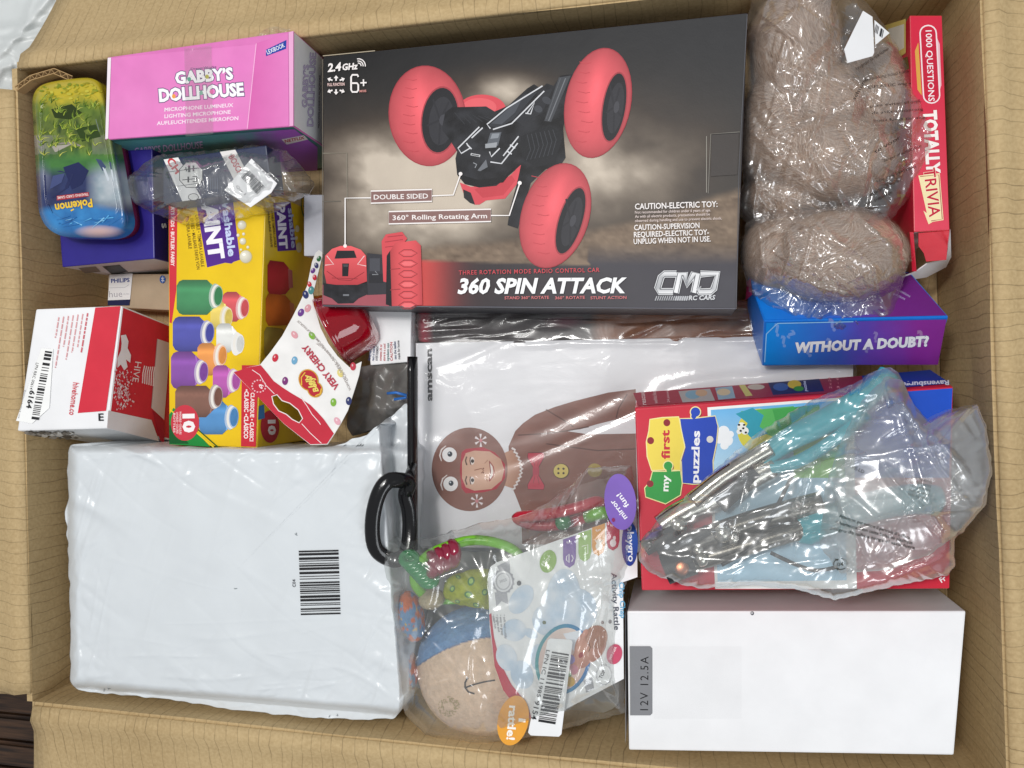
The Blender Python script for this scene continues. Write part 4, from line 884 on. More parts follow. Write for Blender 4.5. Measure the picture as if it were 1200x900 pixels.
for y, t in ((540, 1), (563, -1)):
    A.ell(553.5, y, 2.6, 4.6, 'f0e4dc', 0, 16); A.ell(553.8, y+t*.3, 2, 2.2, '33201a', 0, 12); A.line([(551.3, y-4.6), (550.8, y), (551.8, y+4.6)], 1.1, '4a2c22'); A.line([(547, y-5), (545.6, y), (547.2, y+5)], 1.6, '5a3c2c')
A.line([(556, 551), (564, 549), (567, 551.5), (564, 554.5)], 1.1, 'a06a52'); A.ell(566.5, 549, .9, .9, '7a4636', 0, 8); A.ell(566.5, 554, .9, .9, '7a4636', 0, 8)
A.poly([(574, 541), (577, 546), (578, 552), (577, 558), (574, 563), (575.5, 552)], 'f6efe8'); A.line([(573.5, 540), (575, 552), (573.5, 564)], 1, '9a4a44'); A.line([(574, 541), (578.3, 547), (579.3, 552), (578, 558), (574, 563.5)], 1.2, 'b05a54')
A.line([(568, 543), (572, 539)], .7, 'b07a62'); A.line([(568, 560), (572, 564)], .7, 'b07a62')
for x, y in ((526.8, 532.8), (528.2, 567)):
    A.ell(x, y, 8.6, 8.6, 'f6f4f2'); A.ell(x+.6, y-.8, 2.9, 3.2, '22303c', 0, 16); A.ell(x-.3, y-1.8, .9, 1, 'dfe8ee', 0, 8); A.line([(x-4, y-10.5), (x-9.3, y-6), (x-11.3, y+1), (x-9.3, y+7.5)], [1, 1.7, 1.7, 1], 'f0e6e0')
for x, y in ((563.5, 516), (559, 587)):
    for k in range(6):
        a = k*math.pi/3+.5; A.poly([(x+1.2*math.cos(a), y+1.2*math.sin(a)), (x+7.5*math.cos(a-.2), y+7.8*math.sin(a-.2)), (x+7.5*math.cos(a+.2), y+7.8*math.sin(a+.2))], 'f6ecec')
    A.ell(x, y, 2, 2, 'd88a90', 0, 10)
for sgn in (1, -1):
    yy = lambda k: 552+sgn*k
    A.line([(619, yy(-21)), (637, yy(-21.5)), (638, yy(-17)), (630, yy(-3)), (626, yy(-3)), (618.5, yy(-16))], 1.4, '5c1a26', True); A.poly([(619, yy(-21)), (637, yy(-21.5)), (638, yy(-17)), (630, yy(-3)), (626, yy(-3)), (618.5, yy(-16))], 'c8384e'); A.line([(627, yy(-6)), (625, yy(-14))], .7, '8a2434'); A.line([(630, yy(-6)), (632, yy(-15))], .7, '8a2434')
A.rect(624.5, 547.5, 632, 556.5, 'b8304a')
A.ell(657.8, 552, 9.6, 9, '4a3a1e'); A.ell(657.5, 551.8, 8.7, 8.2, 'dcc868')
for dx, dy in ((-3, -2.6), (3, -2.6), (-3, 2.6), (3, 2.6)): A.ell(657.5+dx, 551.8+dy, 1.4, 1.4, '3a2c16', 0, 10)
A.ell(697, 551, 8.5, 8, 'b09a4a')
A.build('printed_costume', cth)
def cosc(x, y):
    f = float(fbm(x/9, y/6, 3, 3)); c = mixc(lin('332c2c'), lin('5a5354'), f)
    c = mixc(c, mixc(lin('7a4a34'), lin('9c6a4c'), f), (x-690)/14); c = mixc(c, lin('5e1f34'), max(0, 1-abs(x-662)/26)*max(0, 1-abs(y-377)/9)*1.5); return mixc(c, lin('9c2a3c'), max(0, 1-abs(x-497)/9)*1.3)
sheet('folded_costume', [(488, 350), (700, 352), (896, 352), (1000, 356), (1000, 400), (700, 401), (489, 402)], (700, 378), lambda X, Y, R: -.0605+.010*crump(X, Y*2.2, 40, 12, 5)-.002*R, paper('costume_fabric', None, .8, .2, .1, 300, .12), cth, N=200, M=26, skirt=.02, cols=cosc)
SLEEVE = film('sleeve_film', 'f2f2f3', .04, .10, .5, .10, 50, .06)
sheet('plastic_sleeve', [(479, 356), (600, 354), (800, 352), (1004, 352), (1004, 657), (760, 652), (600, 648), (488, 643), (484, 500)], (720, 500),
      lambda X, Y, R: -.0530+.005*crump(X, Y, 150, 2, 3)*(.4+R)+.6*folds(X, Y*2, 60, 6, 5, 5, 1.4)*np.clip((412-Y)/20+.02, .02, 1)+.35*folds(X, Y, 130, 9, 4, 9)-.004*np.clip((R-.93)/.07, 0, 1)**2, SLEEVE, cth, N=460, M=140, skirt=.006, tuck=.02)
# black loop handle with a long bar next to the packet
GBLK = paper('gloss_black', '141416', .16, .5, .02, 60, .02)
th = thing('loop_handle', 'glossy black plastic loop handle with a long bar beside the costume packet', 'handle', P(470, 560, FLOOR))
tube('bar', [P(483.5, y, -.026) for y in np.linspace(418, 645, 14)], .0036, GBLK, th, 10, flat=1.8)
lp = curve_pts([(479, 566, -.006), (470, 563, .002), (455, 564, .008), (444, 578, .010), (437, 605, .010), (437, 632, .009), (444, 648, .006), (462, 656, .0), (476, 648, -.006), (480, 622, -.010), (479, 598, -.010), (475, 580, -.008)], 60, True)
tube('loop', [P(*q) for q in lp], .0058, GBLK, th, 14, True, flat=.55); tube('stem', [P(476, 580, -.008), P(480, 562, -.008), P(484, 546, -.022)], [.005, .005, .0035], GBLK, th, 10)
# ---- small white carton, grey pouch
wt_ = fold_box('small_white_carton', 'small white carton with red and blue small print behind the red cup', 'box', [(428, 352, -.052), (482, 352, -.052), (481, 424, -.052), (434, 428, 0)], .048, [WHITE]*6)
A = Art(wt_.top, .0003)
for k in range(9):
    A.text(('Warning: keep out', 'reach of children', 'AVERTISSEMENT', 'contents 30 ml', 'store in a cool', 'ingredients: aqua', 'CAUTION', 'see the leaflet', 'made for home')[k], (434+k*4.4, 423-(k > 6)*2), (436+k*4.0, 407-k*1.0), 2.9, ('2a3a6a', '2a3a6a', '3a3a4a', 'b8343c', 'b8343c', '3a6a6a', 'b8343c', '2a3a6a', '3a3a4a')[k], .015)
A.build('small_print', wt_.th)
th = thing('grey_pouch', 'dark grey translucent plastic pouch with a blue edge beside the candle card', 'pouch', P(450, 465, FLOOR))
GP = paper('grey_pouch_film', '6a6764', .28, .5, .1, 70, .15)
sheet('film', [(418, 432), (440, 426), (470, 424), (481, 428), (480, 470), (470, 486), (440, 502), (414, 512), (405, 500), (412, 460)], (446, 464), lambda X, Y, R: -.052+.022*crump(X, Y, 26, 14, 6)-.01*R**2, GP, th, N=120, M=40, skirt=.04)
tube('blue_edge', [P(454, 461, -.036), P(464, 460, -.034), P(476, 463, -.036), P(476, 466, -.036), P(462, 468, -.036)], .0011, paper('blue_edge', '2f6fc0', .3), th, 8)
# ================================================================ white mailer
POLY = paper('white_poly', 'd8dde1', .26, .5, .02, 25, .03)
th = thing('white_mailer', 'large white plastic mailer parcel with a single printed barcode', 'parcel', P(270, 670, FLOOR))
mo = [(79, 530), (84, 521), (200, 524), (300, 527), (390, 523), (432, 508), (455, 490), (477, 472), (482, 500), (483, 560), (479, 640), (475, 700), (471, 760), (468, 836), (462, 843), (380, 842), (300, 835), (200, 820), (110, 811), (90, 808), (82, 800), (82, 700), (80, 640), (76, 600), (80, 585), (78, 560)]
def mz(X, Y, R):
    rid = 444+(Y-520)*.078; s = np.clip((X-rid)/16, 0, 1); s = s*s*(3-2*s)
    ed = np.minimum(np.minimum((X-79)/14, (Y-522)/11), (838-(462-X)*.085-Y)/12); ed = np.clip(ed, 0, 1); ed = 1-(1-ed)**2.2
    z = .002-.012*(1-ed)-.028*s-.010*np.clip((530-Y)/40, 0, 1)*s
    wr = np.clip(1.25-np.minimum(np.minimum((X-79)/70, (rid-X)/60), np.minimum((Y-520)/70, (838-Y)/90)), .12, 1)
    z = z+.0055*(crump(X, Y, 75, 3, 6)-.3)*(.25+wr*.6)+.0026*(crump(X, Y, 22, 8, 6)-.3)*wr+.004*(fbm(X/90, Y/90, 2)-.5)
    z = z+.26*folds(X, Y, 110, 5, 7, 5)*(.25+wr*.75)+.50*folds(X, Y, 60, 7, 8, 2.0)*(.15+wr)+.35*folds(X, Y, 30, 9, 6, 1.5)*wr*wr+.35*folds(X, Y, 60, 15, 5, 2.2, 1.45)*np.clip((Y-700)/60, 0, 1)+.35*folds(X, Y, 40, 17, 5, 2.4, .2)*np.clip((140-X)/40, 0, 1)
    z = z+.006*(crump(X+Y*.3, Y*.35, 34, 21, 5)-.3)*s
    return z
ml = sheet('poly_film', mo, (265, 680), mz, POLY, th, N=460, M=190, skirt=.085, tuck=.02, wob=1.2, smooth=1, pw=.8, bottom=True)
A = Art(Hit(ml), .0006)
A.bars((350, 645.5), (352.5, 721), (46.5, -1.2), 22, '232326', 12, .45); A.text('C04', (346.3, 688), (346, 679), 3.6, '4a4a50', .01); A.build('barcode', th)
A = Art(Hit(ml), .0004)
q = random.Random(5)
for x, y in ((347, 627), (276, 690), (122, 808), (127, 807), (396, 839), (386, 839)):
    for k in range(4): a = q.uniform(0, 6.28); r = q.uniform(1, 3); A.line([(x, y), (x+r*math.cos(a), y+r*math.sin(a))], [1.1, .3], '8d9398')
A.build('scuffs', th)['kind'] = 'stuff'
# ================================================================ candle with card sleeve
th = thing('cherry_candle', 'red glass candle in a white bean-dotted card with a red hanging header', 'candle', P(370, 420, FLOOR))
jp = Pl(P(275, 437, .002), P(383, 521, -.002), P(372, 294, -.040))
CARD = paper('candle_card', 'eceae8', .45, .35, .05)
outer = [(274, 437), (290, 431), (305, 428), (318, 412), (331, 394), (343, 372), (353, 352), (360, 336), (366, 307), (370, 297), (374, 293.5), (379, 297), (372, 325), (367, 345), (370, 365), (376, 385), (385, 403), (396, 418), (410, 431), (424, 424), (421, 440), (417, 453), (408, 481), (400, 496), (392, 509), (384, 521), (364, 521.5), (333, 497), (300, 463)]
hole = [(319, 465), (325, 463), (331, 470), (340, 473), (350, 481), (355, 491), (351, 496), (343, 492), (336, 486), (327, 482), (321, 474)]
prism('card', outer, jp, .0009, CARD, th, hole=hole)
A = Art(jp, .0013)
hd = [(274.5, 437), (290, 431.3), (306, 428.5), (314, 438), (321, 447), (332, 455), (343, 462), (355, 469), (364, 475), (372, 483), (380, 492), (391.5, 508.5), (383.5, 520.5), (364, 521), (333, 496.8), (300, 463)]
loops = [[Vector((x, y, 0)) for x, y in hd], [Vector((x, y, 0)) for x, y in hole]]
tr = geometry.tessellate_polygon(loops); A.add(hd+hole, [tuple(t) for t in tr], lin('c11f37'))
A.line(hole, 1.1, 'efe2e2', True); A.line([(296, 434), (305, 440), (312, 452), (322, 462)], .8, 'f0e4e4'); A.line([(353, 466), (360, 476), (366, 486), (374, 495), (376, 498)], .8, 'f0e4e4'); A.line([(354, 497), (364, 508), (377, 520)], .8, 'f0e4e4')
A.text('6', (303, 452), (307, 457), 4.5, 'f4dfe2', .02)
for k in range(14):
    a = k/14*6.28; A.poly([(304+8*math.cos(a)-.8, 453+7*math.sin(a)-.8), (304+8*math.cos(a)+1, 453+7*math.sin(a)-.6), (304+8*math.cos(a)+.6, 453+7*math.sin(a)+1), (304+8*math.cos(a)-1, 453+7*math.sin(a)+.8)], 'e8b9c0')
A.build('printed_header', th)
A = Art(jp, .0013)
q = random.Random(2); cs = ('6a3a8c', 'd99aa4', 'e0a0a8', '7fb23c', 'c8243a', '6fa6c8', '7a2a74', 'e0d080', 'c03a4c', '7fb23c', '2c3468', 'e3a9b6', '2c3468', 'c8243a', '4a8a8c', '6a3a8c', '2c6a3c', 'c8243a', '3a3a6a')
for (x, y), c in zip(((353, 367), (361, 362), (345.5, 393), (366, 394), (323, 420), (345.5, 423), (334.5, 447), (399, 438), (414, 430), (391, 472), (409, 470.5), (395.5, 494), (358.5, 346), (363, 334), (365, 341), (367, 318), (374, 304), (369, 326), (371, 312)), cs):
    s = 1 if y > 340 else .7; r = q.uniform(-40, 30); A.ell(x, y, 3.4*s, 4.8*s, c, r, 18); A.ell(x-.7, y-1.3, .9, 1.5, mixc(lin(c), lin('ffffff'), .45), r, 8)
A.ell(362, 446, 11.5, 13, 'cf9f2a', -25); A.ell(369.5, 457, 9, 9.5, 'cf9f2a', -20); A.ell(362, 446, 10.3, 11.8, 'b8202e', -25); A.ell(369.5, 457, 7.8, 8.3, 'b8202e', -20)
A.line([(354, 452), (353.5, 443), (358, 437)], 1.3, 'e3b93a'); A.line([(370, 464.5), (375.5, 462), (377, 456)], 1.3, 'e3b93a')
A.text('Jelly', (369, 455.5), (361.5, 438.5), 6, 'f0d76a', .03, .2, outline='5a7a2a', ow=.015); A.text('Belly', (374, 459), (366.5, 441), 6, 'f0d76a', .03, .2, outline='5a7a2a', ow=.015)
A.text('VERY CHERRY', (398.5, 453.5), (359.5, 403.5), 7.6, 'b83348', .03)
A.text('SCENTED CANDLE • BOUGIE PARFUMEE • DUFTKERZE', (411.5, 457), (350, 376), 2.6, 'a9a09c', .004, curve=-6)
A.text('DUFTKERZE BOUGIE', (408, 446), (372, 402), 2.4, 'b2aaa6', curve=-4)
A.build('printed_card', th)
RG = bpy.data.materials.new('red_glass'); RG.use_nodes = True; b = RG.node_tree.nodes['Principled BSDF']
b.inputs['Base Color'].default_value = (*lin('a5081f'), 1); b.inputs['Roughness'].default_value = .06; b.inputs['Transmission Weight'].default_value = .35; b.inputs['IOR'].default_value = 1.45; b.inputs['Coat Weight'].default_value = .6
def lathe(name, base, axis, prof, mat, parent, seg=44):
    axis = Vector(axis).normalized(); s = axis.cross(Vector((0, 0, 1))).normalized(); u = s.cross(axis); V = []; F = []
    for t, r in prof:
        for k in range(seg): a = 2*math.pi*k/seg; V.append(Vector(base)+axis*t+(s*math.cos(a)+u*math.sin(a))*r)
    for i in range(len(prof)-1): F += [(i*seg+k, i*seg+(k+1) % seg, (i+1)*seg+(k+1) % seg, (i+1)*seg+k) for k in range(seg)]
    return link(name, V, F, mat, parent, smooth=True)
b0 = P(389, 388, -.046); ax = (P(440, 362, -.056)-b0)
lathe('cup', b0, ax, [(0, .0), (.0002, .0255), (.0, .0292), (.002, .0300), (.004, .0296), (.007, .0288), (.018, .0280), (.026, .0268), (.030, .0248), (.0325, .020), (.0335, .0)], RG, th)
lathe('rim', b0-ax.normalized()*.0004, ax, [(.0, .0280), (-.0012, .0290), (-.0006, .0306), (.0012, .0310), (.003, .0302)], RG, th)
# ================================================================ navy boxed part in clear bag
CLEAR = film('clear_bag', 'f3f4f4', .07, .10, 1.0, .12, 70, .10)
th = thing('bagged_navy_box', 'navy and white spare part box inside a clear crackly bag on the paint set', 'bagged box', P(255, 215, -.0135))
nb = fold_box('x', 'x', 'x', [(191, 187, .008), (312, 170, .006), (318, 222, .004), (191, 239, 0)], .020, [paper('navy_card', '222c4c', .4)]*6)
nb.body.parent = th; nb.body.location = Vector(nb.th.location)-Vector(th.location); nb.body.name = 'carton'; bpy.data.objects.remove(nb.th)
A = Art(nb.top, .0003)
A.poly([(192, 187), (209, 184.5), (236.5, 232.5), (214, 236)], 'e6e6e6'); A.poly([(258, 178), (276, 175.5), (290, 203), (280, 222), (262, 186)], 'dfdcda')
A.text('CH', (195, 188.5), (206.5, 204.5), 8.5, 'c23a40', .035); A.text('BOSCH', (268, 184), (280, 206), 7, 'b8404a', .03)
oc_ = [(224+14.5*math.cos(math.pi/8+k*math.pi/4), 205+16*math.sin(math.pi/8+k*math.pi/4)) for k in range(8)]
A.poly(oc_, 'dcdcda'); A.line(oc_, .9, '2a2a30', True)
for L_, w_ in (([(216, 199), (232, 197)], 1), ([(222, 194), (222, 202)], 3), ([(227, 194), (227, 201)], 2), ([(214, 211), (234, 209)], 1), ([(221, 207), (221, 214)], 2), ([(226, 207), (231, 207), (231, 213), (226, 213)], 1.2), ([(218, 196), (219, 201)], 1.4)): A.line(L_, w_, '26262c')
A.ell(227, 231, 6, 4, 'dcdcda'); A.line([(227+6*math.cos(a), 231+4*math.sin(a)) for a in np.linspace(0, 6.28, 18)], .8, '2a2a30'); A.line([(195, 202), (258, 194)], .6, '15182a'); A.line([(196, 220), (232, 215)], .6, '15182a')
for k in range(6): A.line([(242+k*2.6, 210-k*.3), (242+k*2.6, 229-k*.3)], .5, '6a7490')
A.build('printed_lid', th)
lb = Pl(P(263, 223, .0105), P(295, 186, .0125), P(325, 215, .013))
prism('barcode_label', [(263, 223), (295, 186), (325, 215), (318, 226), (294, 243)], lb, .0004, WHITE, th)
A = Art(lb, .0008); A.bars((283, 208), (302, 228), (9, -9), 18, '55555a', 3); A.text('SP 0 124 325 131', (288, 204), (306, 221), 2.6, '77777c'); A.text('Made in EU', (298, 192), (316, 209), 3, '77777c'); A.text('Qty 1', (277, 219), (287, 229), 3, '77777c'); A.build('barcode', th)
sheet('clear_bag', [(147, 217), (150, 208), (168, 192), (186, 181), (230, 178), (300, 170), (338, 178), (356, 198), (368, 214), (362, 226), (342, 236), (318, 249), (290, 252), (250, 262), (215, 262), (178, 250), (158, 238), (149, 228)], (250, 212),
      lambda X, Y, R: .0150+.010*(crump(X, Y, 40, 31, 7)-.25)*(.25+.9*R)+.9*folds(X, Y, 34, 33, 8, 3)*(1-R**6)-.024*R**4, CLEAR, th, N=380, M=90, skirt=.005, tuck=.05, wob=1, smooth=1)
# ================================================================ fur in clear bags
def fur(name, parent, blobs, count, seed, L=.016):
    g_ = np.random.default_rng(seed); V = []; C_ = []; n = 5
    pal = np.array([lin(c) for c in ('efddcc', 'dfc6b2', 'f4e8da', 'ccb09a', 'b49a86', 'e6cebb')])
    nrm = lambda v: v/np.maximum(np.linalg.norm(v, axis=1, keepdims=True), 1e-9)
    for (c, rx, ry, rz) in blobs:
        th = g_.uniform(0, 2*math.pi, count); cz = g_.uniform(-.25, 1, count); sp_ = np.sqrt(1-cz*cz)
        d = np.c_[sp_*np.cos(th), sp_*np.sin(th), cz]; p = np.array(c)+d*np.array((rx, ry, rz))*g_.uniform(.95, 1.04, (count, 1))
        g = fbm(p[:, 0]*45+50, p[:, 1]*45+50, seed, 2)*7+g_.normal(0, .28, count)
        t = np.c_[np.cos(g), np.sin(g), 0*g]; t = nrm(t-d*(t*d).sum(1, keepdims=True)+d*g_.uniform(-.05, .08, (count, 1)))
        k0 = g_.random((count, 1)); cl = pal[g_.integers(0, 6, count)]*k0+pal[g_.integers(0, 6, count)]*(1-k0)
        w_ = g_.uniform(.00005, .00013, (count, 1)); l_ = L*g_.uniform(.5, 1.3, (count, 1)); bend = np.c_[g_.uniform(-1, 1, (count, 2)), -.5*np.ones(count)]; rows = []
        for k in range(n+1):
            s_ = nrm(np.cross(t, d))*w_*(1-k/n*.8); rows += [p-s_, p+s_]; p = p+t*(l_/n); t = nrm(t+bend*.07-d*.20)
        V.append(np.stack(rows, 1).reshape(-1, 3)); C_.append(np.repeat(cl, 2*(n+1), 0))
    V = np.concatenate(V); C_ = np.concatenate(C_); S_ = len(V)//(2*(n+1)); b = (np.arange(S_)*2*(n+1))[:, None]+2*np.arange(n)[None]
    F = np.stack([b, b+1, b+3, b+2], -1).reshape(-1, 4)
    return link(name, V.tolist(), F.tolist(), paper('fur_fibre', None, .62, .3, 0, 55, .05), parent, cols=C_, smooth=True, kind='stuff')
FURB = paper('fur_under', 'c2a994', .9, .1, .2, 120, .3)
FILM2 = film('crinkle_film', 'f5f2f0', .06, .10, .6, .15, 110, .17)
mm = .00056
th = thing('fur_bag', 'clear bag of tan fluffy fur with a white sticker beside the red trivia box', 'fur bag', P(960, 130, FLOOR), 'bags of tan fur')
bl = [(P(930, 60, -.034), 54*mm, 82*mm, .042), (P(908, 155, -.040), 42*mm, 74*mm, .040), (P(966, 190, -.034), 84*mm, 52*mm, .042), (P(1022, 115, -.046), 40*mm, 60*mm, .034), (P(965, 130, -.042), 54*mm, 52*mm, .038), (P(920, 235, -.050), 54*mm, 36*mm, .034)]
for i, (c, a, b_, d) in enumerate(bl): blob('fur_core', c, a*.95, b_*.95, d*.95, FURB, th, 0, .10, 2.5, 4+i, 40, 24)
fur('fur', th, bl, 11000, 3, .015)
def bagz(bls, lo, seed, off=.009, sc_=44, edge=.012):
    E_ = []
    for c, a, b_, d in bls:
        x0, y0 = PX(c+Vector((0, 0, d*.6))); k = FPX/((CAM.z-c.z-d*.5)*1.03); E_.append((x0, y0, a*k*1.22, b_*k*1.22, c.z, d))
    def f(X, Y, R):
        z = np.full(X.shape, lo)
        for x0, y0, rx, ry, cz, d in E_:
            q = 1-((X-x0)/rx)**2-((Y-y0)/ry)**2; h = cz+d*1.08*np.clip(q, 0, 1)**.55+off; z = np.logaddexp(z*150, np.where(q > 0, h, lo-.03)*150)/150
        return z+.012*(crump(X, Y, 60, seed, 7)-.25)+(1.5*folds(X, Y, 46, seed+1, 9, 4.0)+.7*folds(X, Y, 24, seed+2, 5, 2.2))*(1-R**8)-edge*np.clip(R, 0, 1)**14
    return f
f1 = sheet('clear_bag', [(873, 40), (880, 0), (898, -25), (960, -30), (1000, -14), (1018, 6), (1040, 34), (1064, 78), (1078, 108), (1100, 150), (1103, 175), (1085, 205), (1062, 236), (1040, 262), (990, 268), (930, 280), (880, 268), (862, 246), (872, 214), (866, 150), (870, 90)], (960, 125), bagz(bl, -.002, 41), FILM2, th, N=520, M=160, skirt=.012, tuck=.05, wob=1.2, smooth=1)
H = Hit(f1); A = Art(H, .0009)
st_ = Pl(P(990, 60, .026), P(1022, 18, .020), P(1040, 60, .016))
prism('sticker', [(989, 58), (1011, 13), (1022, 20), (1024, 62), (1022, 66), (993, 74)], st_, .0004, WHITE, th); prism('sticker', [(1024.5, 24), (1042, 39), (1025.5, 53)], st_, .0004, WHITE, th)
A = Art(st_, .0007); A.bars((1026, 29), (1035, 36), (-2, 9), 4, '3a3a3e', 2); A.build('sticker_barcode', th)
A = Art(H, .0009); q = random.Random(11)
for t, a, b_, h in (('kan gevaar te voorkomen', (1004, 82), (1042, 58), 4.6), ('verstikking houd buiten', (1014, 95), (1068, 84), 4.2), ('ESPLASTIC weg van baby', (1018, 104), (1090, 96), 4.0), ('te voor', (1026, 180), (1056, 162), 5), ('para evitar el peligro', (1020, 126), (1092, 118), 4), ('de asfixia mantenga la', (1022, 134), (1094, 128), 4), ('bolsa fuera del alcance', (1024, 143), (1096, 138), 4), ('danger of suffocation', (1036, 190), (1080, 172), 4), ('keep away from babies', (1028, 214), (1074, 196), 4), ('este saco no es', (1020, 230), (1056, 212), 4), ('un juguete', (1016, 240), (1046, 226), 4), ('achtung', (1002, 118), (1016, 92), 5)):
    A.text(t, a, b_, h*.85, '3a3430', .0)
A.build('warning_print', th).__setitem__('kind', 'stuff')
th = thing('fur_bag', 'clear bag holding a round tan fur ball on top of the blue card game box', 'fur bag', P(965, 300, -.09), 'bags of tan fur')
bl = [(P(978, 302, -.012), 78*mm, 52*mm, .036), (P(912, 296, -.028), 44*mm, 44*mm, .034)]
for i, (c, a, b_, d) in enumerate(bl): blob('fur_core', c, a*.95, b_*.95, d*.95, FURB, th, 0, .08, 2.5, 9+i, 40, 24)
fur('fur', th, bl, 17000, 8, .014)
sheet('clear_bag', [(868, 300), (874, 262), (900, 246), (950, 246), (1000, 240), (1040, 252), (1058, 280), (1062, 320), (1054, 345), (1050, 376), (1030, 384), (985, 388), (940, 382), (900, 360), (878, 340)], (965, 308), bagz(bl, .000, 57), FILM2, th, N=440, M=130, skirt=.008, tuck=.05, wob=1.2, smooth=1)
# ================================================================ chrome tools in a bag on the puzzle box
th = thing('bagged_tool', 'clear bag of chrome tool arms with turquoise handles on the puzzle box', 'bagged tool', pz.top(930, 590, 0))
CHR = paper('brushed_chrome', 'd2cdc4', .22, .6, .03, 40, .10, 1.0); RUB = paper('black_rubber', '1a1c20', .45, .4, .03); TUR = paper('turquoise_plastic', '2fb4c4', .3, .5, .03); COP = paper('copper', 'c47a5a', .3, .6, .02, 55, .05, 1.0)
DK = paper('dark_steel', '7a756e', .22, .6, .03, 40, .2, .9)
def T(pts, rad, mat, name, off=.012, seg=14, flat=1): return tube(name, [pz.top(p[0], p[1], p[2] if len(p) > 2 else off) for p in curve_pts([(q[0], q[1], q[2] if len(q) > 2 else off) for q in pts], 24)], rad, mat, th, seg, flat=flat)
T([(776, 618), (800, 602), (850, 578), (905, 548)], .0078, CHR, 'arm', .012); T([(812, 590), (850, 560), (900, 530)], .0055, CHR, 'arm', .020)
T([(838, 590), (858, 572), (880, 552)], .0088, RUB, 'rubber_sleeve', .014); T([(800, 640), (850, 622), (900, 606), (960, 590)], .0070, DK, 'arm', .012); T([(800, 664), (840, 650), (900, 632), (990, 606)], .0064, DK, 'arm', .012)
T([(757, 643), (768, 636)], .0055, RUB, 'rubber_tip', .014); T([(768, 638), (795, 626)], .0088, RUB, 'end_cap', .013); T([(780, 668), (812, 656)], .0095, RUB, 'end_cap', .013); T([(792, 646), (830, 622)], .0036, RUB, 'pin', .020)
lathe('copper_disc', pz.top(800, 665, .0215), pz.top.n, [(0, .0), (.0012, .0), (.0012, .0030), (.0006, .0046), (-.002, .0048)][1:], COP, th, 24)
for x, y, r_ in ((797, 617, .0055), (846, 626, .0062), (822, 655, .0050), (818, 645, .0042), (858, 632, .0040)): blob('rivet', pz.top(x, y, .018), r_, r_, r_*.9, CHR, th, 0, 0, 1, 1, 20, 12)
T([(890, 543), (920, 520), (960, 500), (996, 480), (1016, 464), (1028, 452)], [.006+.0025*math.sin(k/20*3.1) for k in range(30)][:len(curve_pts([(0, 0, 0)]*6, 24))], TUR, 'handle', .014)
T([(900, 552), (930, 545), (970, 522), (1010, 490)], .0042, TUR, 'handle_trigger', .016)
T([(926, 630), (980, 606), (1030, 592), (1070, 586), (1102, 590)], [.002, .006]+[.0092]*21+[.006, .002], TUR, 'handle', .010)
T([(1022, 460), (1032, 449), (1038, 442)], .0068, TUR, 'handle_end', .010)
T([(845, 662), (880, 640), (905, 600), (925, 560)], .0012, RUB, 'cable', .022); T([(900, 648), (930, 662), (952, 668), (975, 664)], .0012, RUB, 'cable', .022)
def pzz(X, Y):
    n_, p_ = pz.top.n, pz.top.p; dx = RT.x*(X-600)/FPX+UP.x*(450-Y)/FPX+FW.x; dy = (450-Y)/FPX+FW.y; dz = RT.z*(X-600)/FPX+FW.z
    t = n_.dot(p_-CAM)/(n_.x*dx+n_.y*dy+n_.z*dz); return CAM.z+dz*t
MILK = film('milky_bag', 'f1f3f2', .16, .13, .8, .10, 45, .16)
fb_ = sheet('milky_bag', [(748, 656), (752, 632), (770, 610), (800, 585), (850, 540), (890, 505), (950, 470), (1000, 450), (1028, 433), (1046, 430), (1056, 440), (1064, 462), (1076, 480), (1088, 492), (1112, 480), (1146, 473), (1156, 500), (1163, 550), (1155, 592), (1130, 622), (1119, 632), (1119, 664), (1110, 675), (1060, 684), (980, 703), (930, 690), (880, 686), (820, 690), (790, 682), (762, 672)], (950, 590),
    lambda X, Y, R: np.minimum(pzz(X, Y), .016)+.031+.010*(fbm(X/60, Y/60, 5)-.5)+.012*(crump(X*.8+Y*.6, (Y*.8-X*.6)*.45, 80, 61, 7)-.3)+(1.1*folds(X, Y, 110, 66, 8, 6, 1.05)+.5*folds(X, Y, 70, 67, 6, 3, 1.0))*(1-R**8)-.014*R**14, MILK, th, N=520, M=160, skirt=.006, tuck=.03, wob=1, smooth=1)
le_ = sheet('loose_end', [(985, 520), (1010, 470), (1040, 440), (1058, 446), (1074, 482), (1090, 496), (1112, 484), (1144, 477), (1154, 502), (1160, 550), (1152, 590), (1126, 622), (1090, 650), (1040, 668), (985, 672), (960, 640), (968, 570)], (1060, 570),
    lambda X, Y, R: np.minimum(pzz(X, Y), .016)+.040+.012*(crump(X, Y, 70, 81, 7)-.3)+(1.2*folds(X, Y, 100, 86, 8, 6)+.5*folds(X, Y, 60, 87, 5, 3))*(1-R**8)-.016*R**4, film('loose_film', 'f1f3f2', .30, .16, .9, .10, 45, .18), th, N=340, M=100, skirt=.004, tuck=.02, wob=1, smooth=1)
H = Hit(le_); A = Art(H, .0008)
for k, t in enumerate(('Attention: per evitare il pericolo di soffoca', 'Advertencia: Non cette bolsa de plastique', 'peligro de asfixia tenga el saco fuera')): A.text(t, (983-k*5, 606+k*7), (1066+k*3, 632+k*6), 3.8, '2a3432', .012)
for k in range(5): A.text('plastic bag warning', (1068-k, 560+k*5), (1092-k, 566+k*5), 3.4, '6a6c6a')
A.text('PE-LD', (998, 549), (1012, 555), 4, '5a5c5a', .01); A.build('bag_print', th).__setitem__('kind', 'stuff')
A = Art(Hit(fb_), .0008)
